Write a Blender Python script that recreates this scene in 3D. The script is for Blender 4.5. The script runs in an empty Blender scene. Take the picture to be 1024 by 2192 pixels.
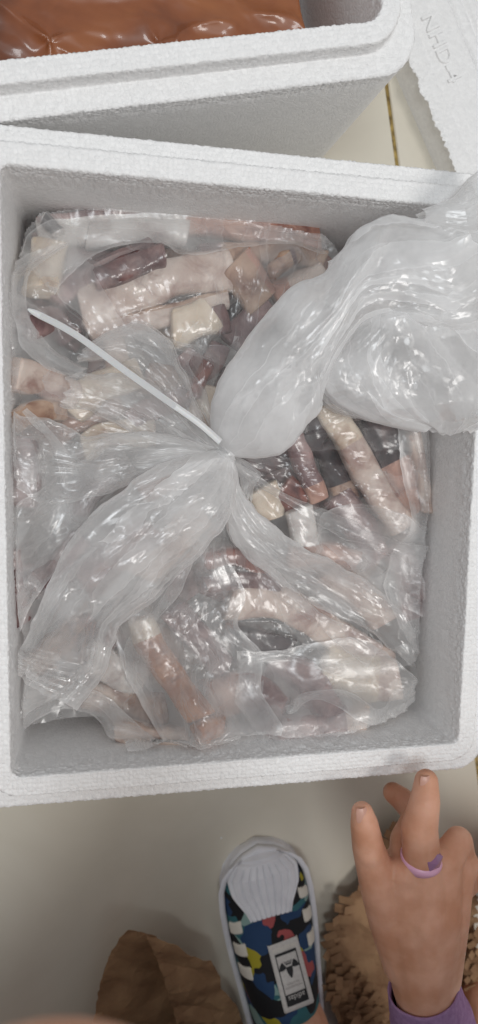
import bpy, bmesh, math, random
import numpy as np
from mathutils import Vector, Matrix, geometry as mgeo
S = bpy.context.scene
COL = S.collection
R = math.radians

# ------------------------------------------------------------------ camera
H = 0.20                                   # height of the foam box rim above the floor, metres
CR = np.array([[0.98013384, 0.00334123, -0.19830906],
               [0.01804873, 0.994207, 0.10595608],
               [0.19751428, -0.10743037, 0.97439562]])
CP = np.array([0.06244209, 0.23687963, 0.47173016 + H])
FPX = 1450.0
cam = bpy.data.cameras.new('camera')
camo = bpy.data.objects.new('camera', cam)
COL.objects.link(camo)
M4 = Matrix.Identity(4)
for i in range(3):
    for j in range(3):
        M4[i][j] = CR[i][j]
    M4[i][3] = CP[i]
camo.matrix_world = M4
cam.sensor_fit = 'VERTICAL'
cam.sensor_height = 36.0
cam.lens = FPX / 2192 * 36.0
cam.clip_start = 0.01
cam.clip_end = 50
cam.dof.use_dof = True
cam.dof.focus_distance = 0.50
cam.dof.aperture_fstop = cam.lens / 4.8
S.camera = camo

# ------------------------------------------------------------------ light
w = bpy.data.worlds.new('World')
S.world = w
w.use_nodes = True
bg = w.node_tree.nodes['Background']
bg.inputs[0].default_value = (0.97, 0.98, 1.0, 1)
bg.inputs[1].default_value = 0.44


def area(name, loc, target, size, power, color):
    l = bpy.data.lights.new(name, 'AREA')
    l.shape = 'DISK'
    l.size = size
    l.energy = power
    l.color = color
    o = bpy.data.objects.new(name, l)
    COL.objects.link(o)
    o.location = loc
    o.rotation_euler = (Vector(target) - Vector(loc)).to_track_quat('-Z', 'Y').to_euler()
    return o


area('ceiling_lamp', (0.95, -0.12, 2.3), (0.15, 0.1, 0), 0.60, 17, (1.0, 0.98, 0.95))
area('ceiling_lamp', (-0.25, 0.25, 2.5), (0.15, 0.1, 0), 0.60, 15, (0.92, 0.97, 1.0))
S.view_settings.view_transform = 'Standard'
S.view_settings.look = 'None'
S.view_settings.exposure = -0.03
S.cycles.transparent_max_bounces = 40
S.cycles.max_bounces = 10
S.cycles.diffuse_bounces = 7
S.cycles.caustics_reflective = False
S.cycles.caustics_refractive = False


# ------------------------------------------------------------------ helpers
def P(px, py, z):
    """a point of the photograph brought back to height z in the world"""
    d = CR @ np.array([(px - 512) / FPX, -(py - 1096) / FPX, -1.0])
    return CP + d * ((z - CP[2]) / d[2])


def Pin(px, py, z, m=0.006, zmax=0.180):
    """like P, but for something inside the first box: lifted until it clears the left and near walls"""
    p = P(px, py, z)
    while (p[1] < m or p[0] < m * 0.6) and z < zmax:
        z += 0.002
        p = P(px, py, z)
    return p


def hsh(ix, iy, iz, seed):
    n = (ix.astype(np.int64) * 374761393 + iy.astype(np.int64) * 668265263 + iz.astype(np.int64) * 2147483647 + seed * 974711) & 0xffffffff
    n = ((n ^ (n >> 13)) * 1274126177) & 0xffffffff
    n = ((n ^ (n >> 16)) * 2246822519) & 0xffffffff
    n = n ^ (n >> 15)
    return (n & 0xffffff) / float(0xffffff)


def vnoise(x, y, z=None, seed=0):
    """smooth noise, -1..1"""
    if z is None:
        z = np.zeros_like(x)
    x0, y0, z0 = np.floor(x), np.floor(y), np.floor(z)
    fx, fy, fz = x - x0, y - y0, z - z0
    def g(dx, dy, dz):
        h = hsh(x0 + dx, y0 + dy, z0 + dz, seed)
        h2 = hsh(x0 + dx, y0 + dy, z0 + dz, seed + 77)
        a = h * 2 * np.pi
        c = h2 * 2 - 1
        s = np.sqrt(1 - c * c)
        return np.cos(a) * s * (fx - dx) + np.sin(a) * s * (fy - dy) + c * (fz - dz)
    u, v, w_ = [t * t * t * (t * (t * 6 - 15) + 10) for t in (fx, fy, fz)]
    L = lambda a, b, t: a + (b - a) * t
    r = L(L(L(g(0, 0, 0), g(1, 0, 0), u), L(g(0, 1, 0), g(1, 1, 0), u), v),
          L(L(g(0, 0, 1), g(1, 0, 1), u), L(g(0, 1, 1), g(1, 1, 1), u), v), w_)
    return r * 1.5


def facet(x, y, seed=0):
    """piecewise planar noise on a triangle lattice: flat shards with straight creases, -1..1"""
    sx = x + y * 0.57735
    sy = y * 1.1547
    wx = vnoise(x * 0.45, y * 0.45, seed=seed + 5) * 0.9
    wy = vnoise(x * 0.45 + 9, y * 0.45, seed=seed + 6) * 0.9
    sx = sx + wx
    sy = sy + wy
    i, j = np.floor(sx), np.floor(sy)
    f, g = sx - i, sy - j
    z = np.zeros_like(i)
    h = lambda a, b: hsh(i + a, j + b, z, seed) * 2 - 1
    lo = h(0, 0) * (1 - f - g) + h(1, 0) * f + h(0, 1) * g
    hi = h(1, 1) * (f + g - 1) + h(1, 0) * (1 - g) + h(0, 1) * (1 - f)
    return np.where(f + g < 1, lo, hi)


def worley(p, cell, seed=3):
    """distance to nearest and second nearest jittered point, in units of cell"""
    q = p / cell
    b = np.floor(q)
    d1 = np.full(len(p), 9.0)
    d2 = np.full(len(p), 9.0)
    for dx in (-1, 0, 1):
        for dy in (-1, 0, 1):
            for dz in (-1, 0, 1):
                c = b + np.array([dx, dy, dz])
                o = np.stack([hsh(c[:, 0], c[:, 1], c[:, 2], seed + k) for k in range(3)], 1) * 0.46 + 0.27
                d = np.linalg.norm(c + o - q, axis=1)
                n2 = np.where(d < d1, d1, np.minimum(d2, d))
                d1 = np.minimum(d1, d)
                d2 = n2
    return d1, d2


def mesh(name, verts, faces, mat, parent=None, smooth=True, attr=None, mats=None, mi=None):
    m = bpy.data.meshes.new(name)
    m.from_pydata([tuple(map(float, v)) for v in verts], [], [tuple(f) for f in faces])
    return fin(name, m, mat, parent, smooth, attr, mats, mi)


def fin(name, m, mat, parent=None, smooth=True, attr=None, mats=None, mi=None, fuv=None):
    for k in (mats or [mat]):
        m.materials.append(k)
    if smooth:
        m.polygons.foreach_set('use_smooth', np.ones(len(m.polygons), bool))
    if mi is not None:
        m.polygons.foreach_set('material_index', np.array(mi, np.int32))
    if attr is not None:
        a = m.attributes.new('op', 'FLOAT', 'POINT')
        a.data.foreach_set('value', np.array(attr, np.float32).ravel())
    if fuv is not None:
        a = m.attributes.new('fuv', 'FLOAT_VECTOR', 'POINT')
        a.data.foreach_set('vector', np.array(fuv, np.float32).ravel())
    m.update()
    o = bpy.data.objects.new(name, m)
    COL.objects.link(o)
    if parent:
        o.parent = parent
    return o


def gridmesh(name, V, mat, parent=None, closed_u=False, smooth=True, attr=None, mask=None, fuv=None):
    """V (n, m, 3) array of points"""
    n, m_ = V.shape[:2]
    idx = np.arange(n * m_).reshape(n, m_)
    a, b = idx[:-1, :], idx[1:, :]
    if closed_u:
        q = np.stack([a, np.roll(a, -1, 1), np.roll(b, -1, 1), b], -1)
        kk = None
    else:
        q = np.stack([a[:, :-1], a[:, 1:], b[:, 1:], b[:, :-1]], -1)
    q = q.reshape(-1, 4)
    if mask is not None:
        mk = mask.ravel()
        q = q[mk[q].all(1)]
        used = np.unique(q)
        re = np.full(n * m_, -1)
        re[used] = np.arange(len(used))
        q = re[q]
        pts = V.reshape(-1, 3)[used]
        if attr is not None:
            attr = np.asarray(attr).ravel()[used]
        if fuv is not None:
            fuv = fuv.reshape(-1, 3)[used]
    else:
        pts = V.reshape(-1, 3)
    me = bpy.data.meshes.new(name)
    me.vertices.add(len(pts))
    me.vertices.foreach_set('co', pts.astype(np.float32).ravel())
    me.loops.add(len(q) * 4)
    me.loops.foreach_set('vertex_index', q.astype(np.int32).ravel())
    me.polygons.add(len(q))
    me.polygons.foreach_set('loop_start', np.arange(0, len(q) * 4, 4, dtype=np.int32))
    me.polygons.foreach_set('loop_total', np.full(len(q), 4, np.int32))
    me.update(calc_edges=True)
    me.validate()
    return fin(name, me, mat, parent, smooth, attr, fuv=fuv)


def catmull(pts, n):
    p = np.asarray(pts, float)
    p = np.vstack([2 * p[0] - p[1], p, 2 * p[-1] - p[-2]])
    k = len(p) - 3
    t = np.linspace(0, k - 1e-9, n)
    i = t.astype(int)
    f = (t - i)[:, None]
    a, b, c, d = p[i], p[i + 1], p[i + 2], p[i + 3]
    return 0.5 * (2 * b + (c - a) * f + (2 * a - 5 * b + 4 * c - d) * f ** 2 + (3 * b - a - 3 * c + d) * f ** 3)


def tag(o, label=None, cat=None, group=None, kind=None):
    for k, v in (('label', label), ('category', cat), ('group', group), ('kind', kind)):
        if v:
            o[k] = v
    return o


def empty(name, loc, rz=0, **kw):
    o = bpy.data.objects.new(name, None)
    COL.objects.link(o)
    o.location = loc
    o.rotation_euler = (0, 0, rz)
    o.empty_display_size = 0.02
    return tag(o, **kw)


def keep(o, root):
    """parent to root while the mesh stays in world coordinates"""
    o.parent = root
    o.matrix_parent_inverse = (Matrix.Translation(root.location) @ root.rotation_euler.to_matrix().to_4x4()).inverted()
    return o


# ------------------------------------------------------------------ materials
def mat(name):
    m = bpy.data.materials.new(name)
    m.use_nodes = True
    nt = m.node_tree
    return m, nt, nt.nodes, nt.links, nt.nodes['Principled BSDF']


def nd(N, t, **kw):
    n = N.new(t)
    for k, v in kw.items():
        if k.startswith('i_'):
            n.inputs[k[2:].replace('_', ' ')].default_value = v
        else:
            setattr(n, k, v)
    return n


def ramp(N, stops, interp='LINEAR'):
    r = N.new('ShaderNodeValToRGB')
    r.color_ramp.interpolation = interp
    e = r.color_ramp.elements
    while len(e) < len(stops):
        e.new(0.5)
    for k, (p, c) in enumerate(stops):
        e[k].position = p
        e[k].color = (*c, 1)
    return r


def simple(name, c1, c2=None, scale=60, rough=0.5, bump=0.0, bscale=300, spec=0.5, sss=0.0, detail=4, coords='Object'):
    m, nt, N, L, b = mat(name)
    tc = nd(N, 'ShaderNodeTexCoord')
    if c2 is not None:
        n = nd(N, 'ShaderNodeTexNoise', i_Scale=scale, i_Detail=detail)
        L.new(tc.outputs[coords], n.inputs['Vector'])
        r = ramp(N, [(0.35, c1), (0.65, c2)])
        L.new(n.outputs['Fac'], r.inputs[0])
        L.new(r.outputs[0], b.inputs['Base Color'])
    else:
        b.inputs['Base Color'].default_value = (*c1, 1)
    b.inputs['Roughness'].default_value = rough
    b.inputs['Specular IOR Level'].default_value = spec
    if sss:
        b.inputs['Subsurface Weight'].default_value = sss
        b.inputs['Subsurface Radius'].default_value = (1.0, 0.4, 0.2)
        b.inputs['Subsurface Scale'].default_value = 0.006
    if bump:
        n2 = nd(N, 'ShaderNodeTexNoise', i_Scale=bscale, i_Detail=3.0)
        L.new(tc.outputs[coords], n2.inputs['Vector'])
        bp = nd(N, 'ShaderNodeBump', i_Strength=bump, i_Distance=0.001)
        L.new(n2.outputs['Fac'], bp.inputs['Height'])
        L.new(bp.outputs[0], b.inputs['Normal'])
    return m


def foam_mat(name, bead=0.0031, strength=0.35, col=(0.87, 0.865, 0.86), flat=False):
    m, nt, N, L, b = mat(name)
    tc = nd(N, 'ShaderNodeTexCoord')
    v = nd(N, 'ShaderNodeTexVoronoi', feature='DISTANCE_TO_EDGE', i_Scale=1 / bead)
    L.new(tc.outputs['Object'], v.inputs['Vector'])
    r = ramp(N, [(0.0, (0, 0, 0)), (0.16, (0.8, 0.8, 0.8)), (0.4, (1, 1, 1))])
    L.new(v.outputs['Distance'], r.inputs[0])
    bp = nd(N, 'ShaderNodeBump', i_Strength=strength, i_Distance=0.0007)
    L.new(r.outputs[0], bp.inputs['Height'])
    n = nd(N, 'ShaderNodeTexNoise', i_Scale=900.0, i_Detail=2.0)
    L.new(tc.outputs['Object'], n.inputs['Vector'])
    bp2 = nd(N, 'ShaderNodeBump', i_Strength=0.10, i_Distance=0.0003)
    L.new(n.outputs['Fac'], bp2.inputs['Height'])
    L.new(bp.outputs[0], bp2.inputs['Normal'])
    L.new(bp2.outputs[0], b.inputs['Normal'])
    # each bead very slightly its own white, joints between beads a little darker
    v2 = nd(N, 'ShaderNodeTexVoronoi', i_Scale=1 / bead)
    L.new(tc.outputs['Object'], v2.inputs['Vector'])
    hs = nd(N, 'ShaderNodeSeparateColor')
    L.new(v2.outputs['Color'], hs.inputs[0])
    r2 = ramp(N, [(0, tuple(c * 0.93 for c in col)), (1, col)])
    L.new(hs.outputs[0], r2.inputs[0])
    L.new(r2.outputs[0], b.inputs['Base Color'])
    b.inputs['Roughness'].default_value = 0.5
    b.inputs['Specular IOR Level'].default_value = 0.25
    return m


def film_mat(name, haze=1.0, rough=0.22, tint=(0.99, 0.985, 0.98), fine=0.9, spec=1.15):
    """thin hazy polythene: mostly clear, milky where seen at a slant or gathered, glossy"""
    m, nt, N, L, b = mat(name)
    N.remove(b)
    out = N['Material Output']
    tc = nd(N, 'ShaderNodeTexCoord')
    geo = nd(N, 'ShaderNodeNewGeometry')
    fuv = nd(N, 'ShaderNodeAttribute', attribute_name='fuv')
    wob = nd(N, 'ShaderNodeTexNoise', i_Scale=60.0, i_Detail=2.0)
    L.new(tc.outputs['Object'], wob.inputs['Vector'])
    wm = nd(N, 'ShaderNodeVectorMath', operation='MULTIPLY_ADD')
    L.new(wob.outputs['Color'], wm.inputs[0])
    wm.inputs[1].default_value = (0.007, 0.007, 0.007)
    L.new(fuv.outputs['Vector'], wm.inputs[2])
    mskn = nd(N, 'ShaderNodeTexNoise', i_Scale=26.0, i_Detail=2.0)
    L.new(tc.outputs['Object'], mskn.inputs['Vector'])
    mk = nd(N, 'ShaderNodeMapRange')
    mk.inputs['From Min'].default_value = 0.42
    mk.inputs['From Max'].default_value = 0.62
    mk.inputs['To Min'].default_value = 0.12
    mk.inputs['To Max'].default_value = 1.0
    L.new(mskn.outputs['Fac'], mk.inputs['Value'])
    cur = geo.outputs['Normal']
    # crushed film: flat shards, each tilted its own way, at three sizes
    for sc_, kk in ((62.0, 0.30), (140.0, 0.30), (300.0, 0.14)):
        vo = nd(N, 'ShaderNodeTexVoronoi', i_Scale=sc_)
        L.new(wm.outputs[0], vo.inputs['Vector'])
        sb_ = nd(N, 'ShaderNodeVectorMath', operation='SUBTRACT')
        L.new(vo.outputs['Color'], sb_.inputs[0])
        sb_.inputs[1].default_value = (0.5, 0.5, 0.5)
        sc2 = nd(N, 'ShaderNodeVectorMath', operation='SCALE')
        L.new(sb_.outputs[0], sc2.inputs[0])
        km = nd(N, 'ShaderNodeMath', operation='MULTIPLY')
        km.inputs[1].default_value = kk * 2 * fine
        L.new(mk.outputs[0], km.inputs[0])
        L.new(km.outputs[0], sc2.inputs['Scale'])
        ad = nd(N, 'ShaderNodeVectorMath', operation='ADD')
        L.new(cur, ad.inputs[0])
        L.new(sc2.outputs[0], ad.inputs[1])
        cur = ad.outputs[0]
    nz = nd(N, 'ShaderNodeVectorMath', operation='NORMALIZE')
    L.new(cur, nz.inputs[0])
    dt = nd(N, 'ShaderNodeVectorMath', operation='DOT_PRODUCT')
    L.new(geo.outputs['Normal'], dt.inputs[0])
    L.new(geo.outputs['Incoming'], dt.inputs[1])
    av = nd(N, 'ShaderNodeMath', operation='ABSOLUTE')
    L.new(dt.outputs['Value'], av.inputs[0])
    mx = nd(N, 'ShaderNodeMath', operation='MAXIMUM')
    L.new(av.outputs[0], mx.inputs[0])
    mx.inputs[1].default_value = 0.12
    inv = nd(N, 'ShaderNodeMath', operation='DIVIDE')
    inv.inputs[0].default_value = 1.0
    L.new(mx.outputs[0], inv.inputs[1])
    at = nd(N, 'ShaderNodeAttribute', attribute_name='op')
    # cloudy thickness of the film
    n2 = nd(N, 'ShaderNodeTexNoise', i_Scale=34.0, i_Detail=3.0)
    L.new(tc.outputs['Object'], n2.inputs['Vector'])
    mr = nd(N, 'ShaderNodeMapRange')
    mr.inputs['From Min'].default_value = 0.3
    mr.inputs['From Max'].default_value = 0.7
    mr.inputs['To Min'].default_value = 0.65 * haze
    mr.inputs['To Max'].default_value = 1.35 * haze
    L.new(n2.outputs['Fac'], mr.inputs['Value'])
    ml = nd(N, 'ShaderNodeMath', operation='MULTIPLY')
    lw_ = nd(N, 'ShaderNodeVectorMath', operation='MULTIPLY')
    L.new(wm.outputs[0], lw_.inputs[0])
    lw_.inputs[1].default_value = (1.25, 0.26, 1.0)
    vl = nd(N, 'ShaderNodeTexVoronoi', i_Scale=62.0)
    L.new(lw_.outputs[0], vl.inputs['Vector'])
    vs_ = nd(N, 'ShaderNodeSeparateColor')
    L.new(vl.outputs['Color'], vs_.inputs[0])
    vr = nd(N, 'ShaderNodeMapRange')
    vr.inputs['To Min'].default_value = 0.55
    vr.inputs['To Max'].default_value = 1.5
    L.new(vs_.outputs[0], vr.inputs['Value'])
    ve = nd(N, 'ShaderNodeTexVoronoi', feature='DISTANCE_TO_EDGE', i_Scale=62.0)
    L.new(lw_.outputs[0], ve.inputs['Vector'])
    vq = nd(N, 'ShaderNodeMapRange')          # creased edges are a thin double layer
    vq.inputs['From Max'].default_value = 0.055
    vq.inputs['To Min'].default_value = 0.40
    vq.inputs['To Max'].default_value = 0.0
    L.new(ve.outputs['Distance'], vq.inputs['Value'])
    vm_ = nd(N, 'ShaderNodeMath', operation='MULTIPLY')
    L.new(vq.outputs[0], vm_.inputs[0])
    L.new(mk.outputs[0], vm_.inputs[1])
    va_ = nd(N, 'ShaderNodeMath', operation='ADD')
    L.new(vr.outputs[0], va_.inputs[0])
    L.new(vm_.outputs[0], va_.inputs[1])
    vx = nd(N, 'ShaderNodeMath', operation='MULTIPLY')
    L.new(va_.outputs[0], vx.inputs[0])
    L.new(mr.outputs[0], vx.inputs[1])
    L.new(at.outputs['Fac'], ml.inputs[0])
    L.new(vx.outputs[0], ml.inputs[1])
    om = nd(N, 'ShaderNodeMath', operation='SUBTRACT', use_clamp=True)
    om.inputs[0].default_value = 1.0
    L.new(ml.outputs[0], om.inputs[1])
    pw = nd(N, 'ShaderNodeMath', operation='POWER')
    L.new(om.outputs[0], pw.inputs[0])
    ip = nd(N, 'ShaderNodeMath', operation='POWER')
    L.new(inv.outputs[0], ip.inputs[0])
    ip.inputs[1].default_value = 0.75
    L.new(ip.outputs[0], pw.inputs[1])
    al = nd(N, 'ShaderNodeMath', operation='SUBTRACT', use_clamp=True)
    al.inputs[0].default_value = 1.0
    L.new(pw.outputs[0], al.inputs[1])
    tr = nd(N, 'ShaderNodeBsdfTransparent')
    df = nd(N, 'ShaderNodeBsdfDiffuse')
    df.inputs[0].default_value = (*tint, 1)
    tl = nd(N, 'ShaderNodeBsdfTranslucent')
    tl.inputs[0].default_value = (*tint, 1)
    m1 = nd(N, 'ShaderNodeMixShader')
    m1.inputs[0].default_value = 0.5
    L.new(df.outputs[0], m1.inputs[1])
    L.new(tl.outputs[0], m1.inputs[2])
    m2 = nd(N, 'ShaderNodeMixShader')
    L.new(al.outputs[0], m2.inputs[0])
    L.new(tr.outputs[0], m2.inputs[1])
    L.new(m1.outputs[0], m2.inputs[2])
    gl = nd(N, 'ShaderNodeBsdfGlossy', i_Roughness=rough)
    gl.inputs[0].default_value = (1, 1, 1, 1)
    L.new(nz.outputs[0], gl.inputs['Normal'])
    fr = nd(N, 'ShaderNodeFresnel', i_IOR=1.5)
    fm = nd(N, 'ShaderNodeMath', operation='MULTIPLY', use_clamp=True)
    fm.inputs[1].default_value = 0.80 * spec
    L.new(fr.outputs[0], fm.inputs[0])
    m3 = nd(N, 'ShaderNodeMixShader')
    fc = nd(N, 'ShaderNodeMath', operation='MINIMUM')
    L.new(fm.outputs[0], fc.inputs[0])
    fc.inputs[1].default_value = 0.16
    L.new(fc.outputs[0], m3.inputs[0])
    L.new(m2.outputs[0], m3.inputs[1])
    L.new(gl.outputs[0], m3.inputs[2])
    L.new(m3.outputs[0], out.inputs['Surface'])
    return m


M = {}
M['foam'] = foam_mat('expanded_foam')
M['foam_smooth'] = foam_mat('expanded_foam_moulded', strength=0.3)
M['film'] = film_mat('clear_film')
M['film_soft'] = film_mat('soft_film', fine=0.45, rough=0.24, spec=0.7)
M['film_white'] = film_mat('milky_film', tint=(0.98, 0.98, 0.98), rough=0.22, fine=1.0, spec=1.1)
def squid(name, c1, c2, c3, amt=0.5, scale=45):
    """wet flesh: two tones, with darker bruised or skin-stained blotches of a third"""
    m, nt, N, L, b = mat(name)
    tc = nd(N, 'ShaderNodeTexCoord')
    oi = nd(N, 'ShaderNodeObjectInfo')
    ofs = nd(N, 'ShaderNodeVectorMath', operation='ADD')
    L.new(tc.outputs['Object'], ofs.inputs[0])
    L.new(oi.outputs['Location'], ofs.inputs[1])
    n = nd(N, 'ShaderNodeTexNoise', i_Scale=float(scale), i_Detail=5.0)
    L.new(ofs.outputs[0], n.inputs['Vector'])
    r = ramp(N, [(0.35, c1), (0.65, c2)])
    L.new(n.outputs['Fac'], r.inputs[0])
    n2 = nd(N, 'ShaderNodeTexNoise', i_Scale=38.0, i_Detail=6.0, i_Roughness=0.65, i_Distortion=0.6)
    L.new(ofs.outputs[0], n2.inputs['Vector'])
    r2 = ramp(N, [(0.64 - 0.3 * amt, (0, 0, 0)), (0.80 - 0.25 * amt, (0.85, 0.85, 0.85))])
    L.new(n2.outputs['Fac'], r2.inputs[0])
    mx = nd(N, 'ShaderNodeMix', data_type='RGBA')
    L.new(r2.outputs[0], mx.inputs[0])
    L.new(r.outputs[0], mx.inputs[6])
    mx.inputs[7].default_value = (*c3, 1)
    L.new(mx.outputs[2], b.inputs['Base Color'])
    b.inputs['Roughness'].default_value = 0.5
    b.inputs['Specular IOR Level'].default_value = 0.25
    b.inputs['Subsurface Weight'].default_value = 0.12
    b.inputs['Subsurface Radius'].default_value = (1.0, 0.5, 0.35)
    b.inputs['Subsurface Scale'].default_value = 0.004
    bp = nd(N, 'ShaderNodeBump', i_Strength=0.4, i_Distance=0.0015)
    L.new(n2.outputs['Fac'], bp.inputs['Height'])
    L.new(bp.outputs[0], b.inputs['Normal'])
    return m


M['flesh'] = squid('squid_flesh', (0.47, 0.36, 0.31), (0.66, 0.57, 0.51), (0.26, 0.15, 0.13), 0.55)
M['cream'] = squid('squid_cream', (0.52, 0.42, 0.32), (0.70, 0.61, 0.51), (0.34, 0.21, 0.15), 0.4)
M['white'] = squid('squid_white', (0.48, 0.44, 0.42), (0.70, 0.67, 0.64), (0.26, 0.18, 0.17), 0.4)
M['pink'] = squid('squid_pink', (0.38, 0.20, 0.15), (0.52, 0.33, 0.26), (0.16, 0.065, 0.055), 0.6)
M['tan'] = squid('squid_tan', (0.34, 0.21, 0.15), (0.52, 0.38, 0.29), (0.15, 0.07, 0.055), 0.6)
M['orange'] = squid('squid_orange', (0.34, 0.13, 0.06), (0.48, 0.24, 0.13), (0.15, 0.05, 0.035), 0.5)
M['purple'] = squid('squid_purple_skin', (0.08, 0.035, 0.036), (0.20, 0.105, 0.10), (0.34, 0.24, 0.22), 0.35, 70)
M['mauve'] = squid('squid_mauve', (0.17, 0.10, 0.10), (0.38, 0.26, 0.245), (0.08, 0.035, 0.04), 0.6)
M['dark'] = squid('squid_dark_skin', (0.008, 0.005, 0.008), (0.04, 0.018, 0.022), (0.14, 0.07, 0.065), 0.35, 60)
M['red'] = squid('squid_red_skin', (0.14, 0.035, 0.025), (0.28, 0.10, 0.07), (0.05, 0.015, 0.018), 0.6, 90)
M['skin'] = simple('skin', (0.56, 0.275, 0.17), (0.68, 0.375, 0.26), scale=45, rough=0.5, bump=0.12, bscale=900, sss=0.25, spec=0.35)
M['nail'] = simple('nail', (0.56, 0.32, 0.25), rough=0.38)
M['lilac'] = simple('lilac_cloth', (0.32, 0.19, 0.36), (0.40, 0.25, 0.44), scale=260, rough=0.95, bump=0.8, bscale=1300, spec=0.1)
M['shorts'] = simple('dark_cloth', (0.05, 0.05, 0.06), rough=0.95)
M['tie'] = simple('white_nylon', (0.70, 0.70, 0.70), rough=0.35, sss=0.1)
M['kraft'] = simple('kraft_paper', (0.27, 0.155, 0.085), (0.38, 0.235, 0.13), scale=40, rough=0.75, bump=0.3, bscale=700, spec=0.2)
M['shoe_white'] = simple('white_leather', (0.66, 0.66, 0.70), (0.78, 0.78, 0.81), scale=35, rough=0.5, bump=0.1)
M['stripe'] = simple('stripe_leather', (0.72, 0.68, 0.60), rough=0.6)
M['black'] = simple('black_print', (0.012, 0.012, 0.014), rough=0.7)
M['print_grey'] = simple('grey_print', (0.30, 0.28, 0.27), rough=0.7)
M['label_cloth'] = simple('label_cloth', (0.55, 0.52, 0.50), (0.62, 0.6, 0.57), scale=400, rough=0.9, bump=0.4, bscale=1500)
M['ring_pink'] = simple('pink_plastic', (0.74, 0.42, 0.58), rough=0.4)

# ------------------------------------------------------------------ floor: porcelain tiles with a gilt joint
floor = tag(empty('floor', (0, 0, 0)), kind='structure')
m, nt, N, L, b = mat('porcelain_tile')
tc = nd(N, 'ShaderNodeTexCoord')
n = nd(N, 'ShaderNodeTexNoise', i_Scale=3.5, i_Detail=5.0, i_Roughness=0.6, i_Distortion=1.0)
L.new(tc.outputs['Object'], n.inputs['Vector'])
r = ramp(N, [(0.3, (0.62, 0.575, 0.48)), (0.7, (0.71, 0.67, 0.58))])
L.new(n.outputs['Fac'], r.inputs[0])
L.new(r.outputs[0], b.inputs['Base Color'])
b.inputs['Roughness'].default_value = 0.28
b.inputs['Specular IOR Level'].default_value = 0.4
M['tile'] = m
M['grout'] = simple('gilt_joint', (0.12, 0.075, 0.02), (0.46, 0.33, 0.10), scale=110, rough=0.5)
M['subfloor'] = simple('mortar', (0.2, 0.18, 0.14), rough=0.9)
g1, g2 = P(833, 215, 0), P(851, 350, 0)
ga = math.atan2(g2[1] - g1[1], g2[0] - g1[0]) + math.pi / 2     # direction of the joint, about vertical
TS, GAP = 0.60, 0.0042
cg, sg = math.cos(ga), math.sin(ga)


def tl2w(a, b_):       # tile frame -> world; a across the joint, b along
    return g1[0] + a * cg - b_ * sg, g1[1] + a * sg + b_ * cg


tile_me = None
for i in range(-4, 4):
    for j in range(-4, 3):
        cx, cy = tl2w((i + 0.5) * TS, (j + 0.5) * TS + 0.08)
        if tile_me is None:
            bm = bmesh.new()
            bmesh.ops.create_cube(bm, size=1.0)
            bmesh.ops.scale(bm, vec=(TS - GAP, TS - GAP, 0.010), verts=bm.verts)
            bmesh.ops.bevel(bm, geom=[e for e in bm.edges if abs(e.verts[0].co.z - e.verts[1].co.z) < 1e-6 and e.verts[0].co.z > 0],
                            offset=0.0008, segments=2, affect='EDGES')
            tile_me = bpy.data.meshes.new('floor_tile')
            bm.to_mesh(tile_me)
            bm.free()
            tile_me.materials.append(M['tile'])
        o = bpy.data.objects.new('floor_tile', tile_me)
        COL.objects.link(o)
        o.location = (cx, cy, -0.005)
        o.rotation_euler = (0, 0, ga)
        o.parent = floor
sb = mesh('grout', [(-6, -6, -0.0018), (6, -6, -0.0018), (6, 6, -0.0018), (-6, 6, -0.0018)], [(0, 1, 2, 3)], M['grout'], floor)
# a small white speck and a hairline mark lie on the tile
for (px, py, rr) in ((474, 1793, 0.0013), (430, 330, 0.001)):
    c = P(px, py, 0)
    sp = bmesh.new()
    bmesh.ops.create_icosphere(sp, subdivisions=2, radius=rr)
    for v_ in sp.verts:
        v_.co.z *= 0.5
    me = bpy.data.meshes.new('foam_crumb')
    sp.to_mesh(me)
    sp.free()
    if py > 1000:
        o = fin('foam_crumb', me, M['foam'])
        o.location = (c[0], c[1], rr * 0.4)
        tag(o, 'tiny white foam crumb on the tiles above the colourful shoe', 'crumb')

# ------------------------------------------------------------------ foam boxes


def rrect(w_, l_, off, rad, n_side, n_cor):
    """points of a rounded rectangle 0..w, 0..l grown by off; rad = corner radius at this offset"""
    rad = max(rad, 0.0008)
    x0, x1, y0, y1 = -off, w_ + off, -off, l_ + off
    cs = [(x1 - rad, y0 + rad, -90), (x1 - rad, y1 - rad, 0), (x0 + rad, y1 - rad, 90), (x0 + rad, y0 + rad, 180)]
    pts = []
    for k, (cx, cy, a0) in enumerate(cs):
        for t in np.linspace(0, 1, n_cor, endpoint=False):
            a = R(a0 + 90 * t)
            pts.append((cx + rad * math.cos(a), cy + rad * math.sin(a)))
        nx = cs[(k + 1) % 4]
        a = R(a0 + 90)
        p0 = (cx + rad * math.cos(a), cy + rad * math.sin(a))
        p1 = (nx[0] + rad * math.cos(a), nx[1] + rad * math.sin(a))
        for t in np.linspace(0, 1, n_side[k % 2], endpoint=False):
            pts.append((p0[0] + (p1[0] - p0[0]) * t, p0[1] + (p1[1] - p0[1]) * t))
    return np.array(pts)


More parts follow.
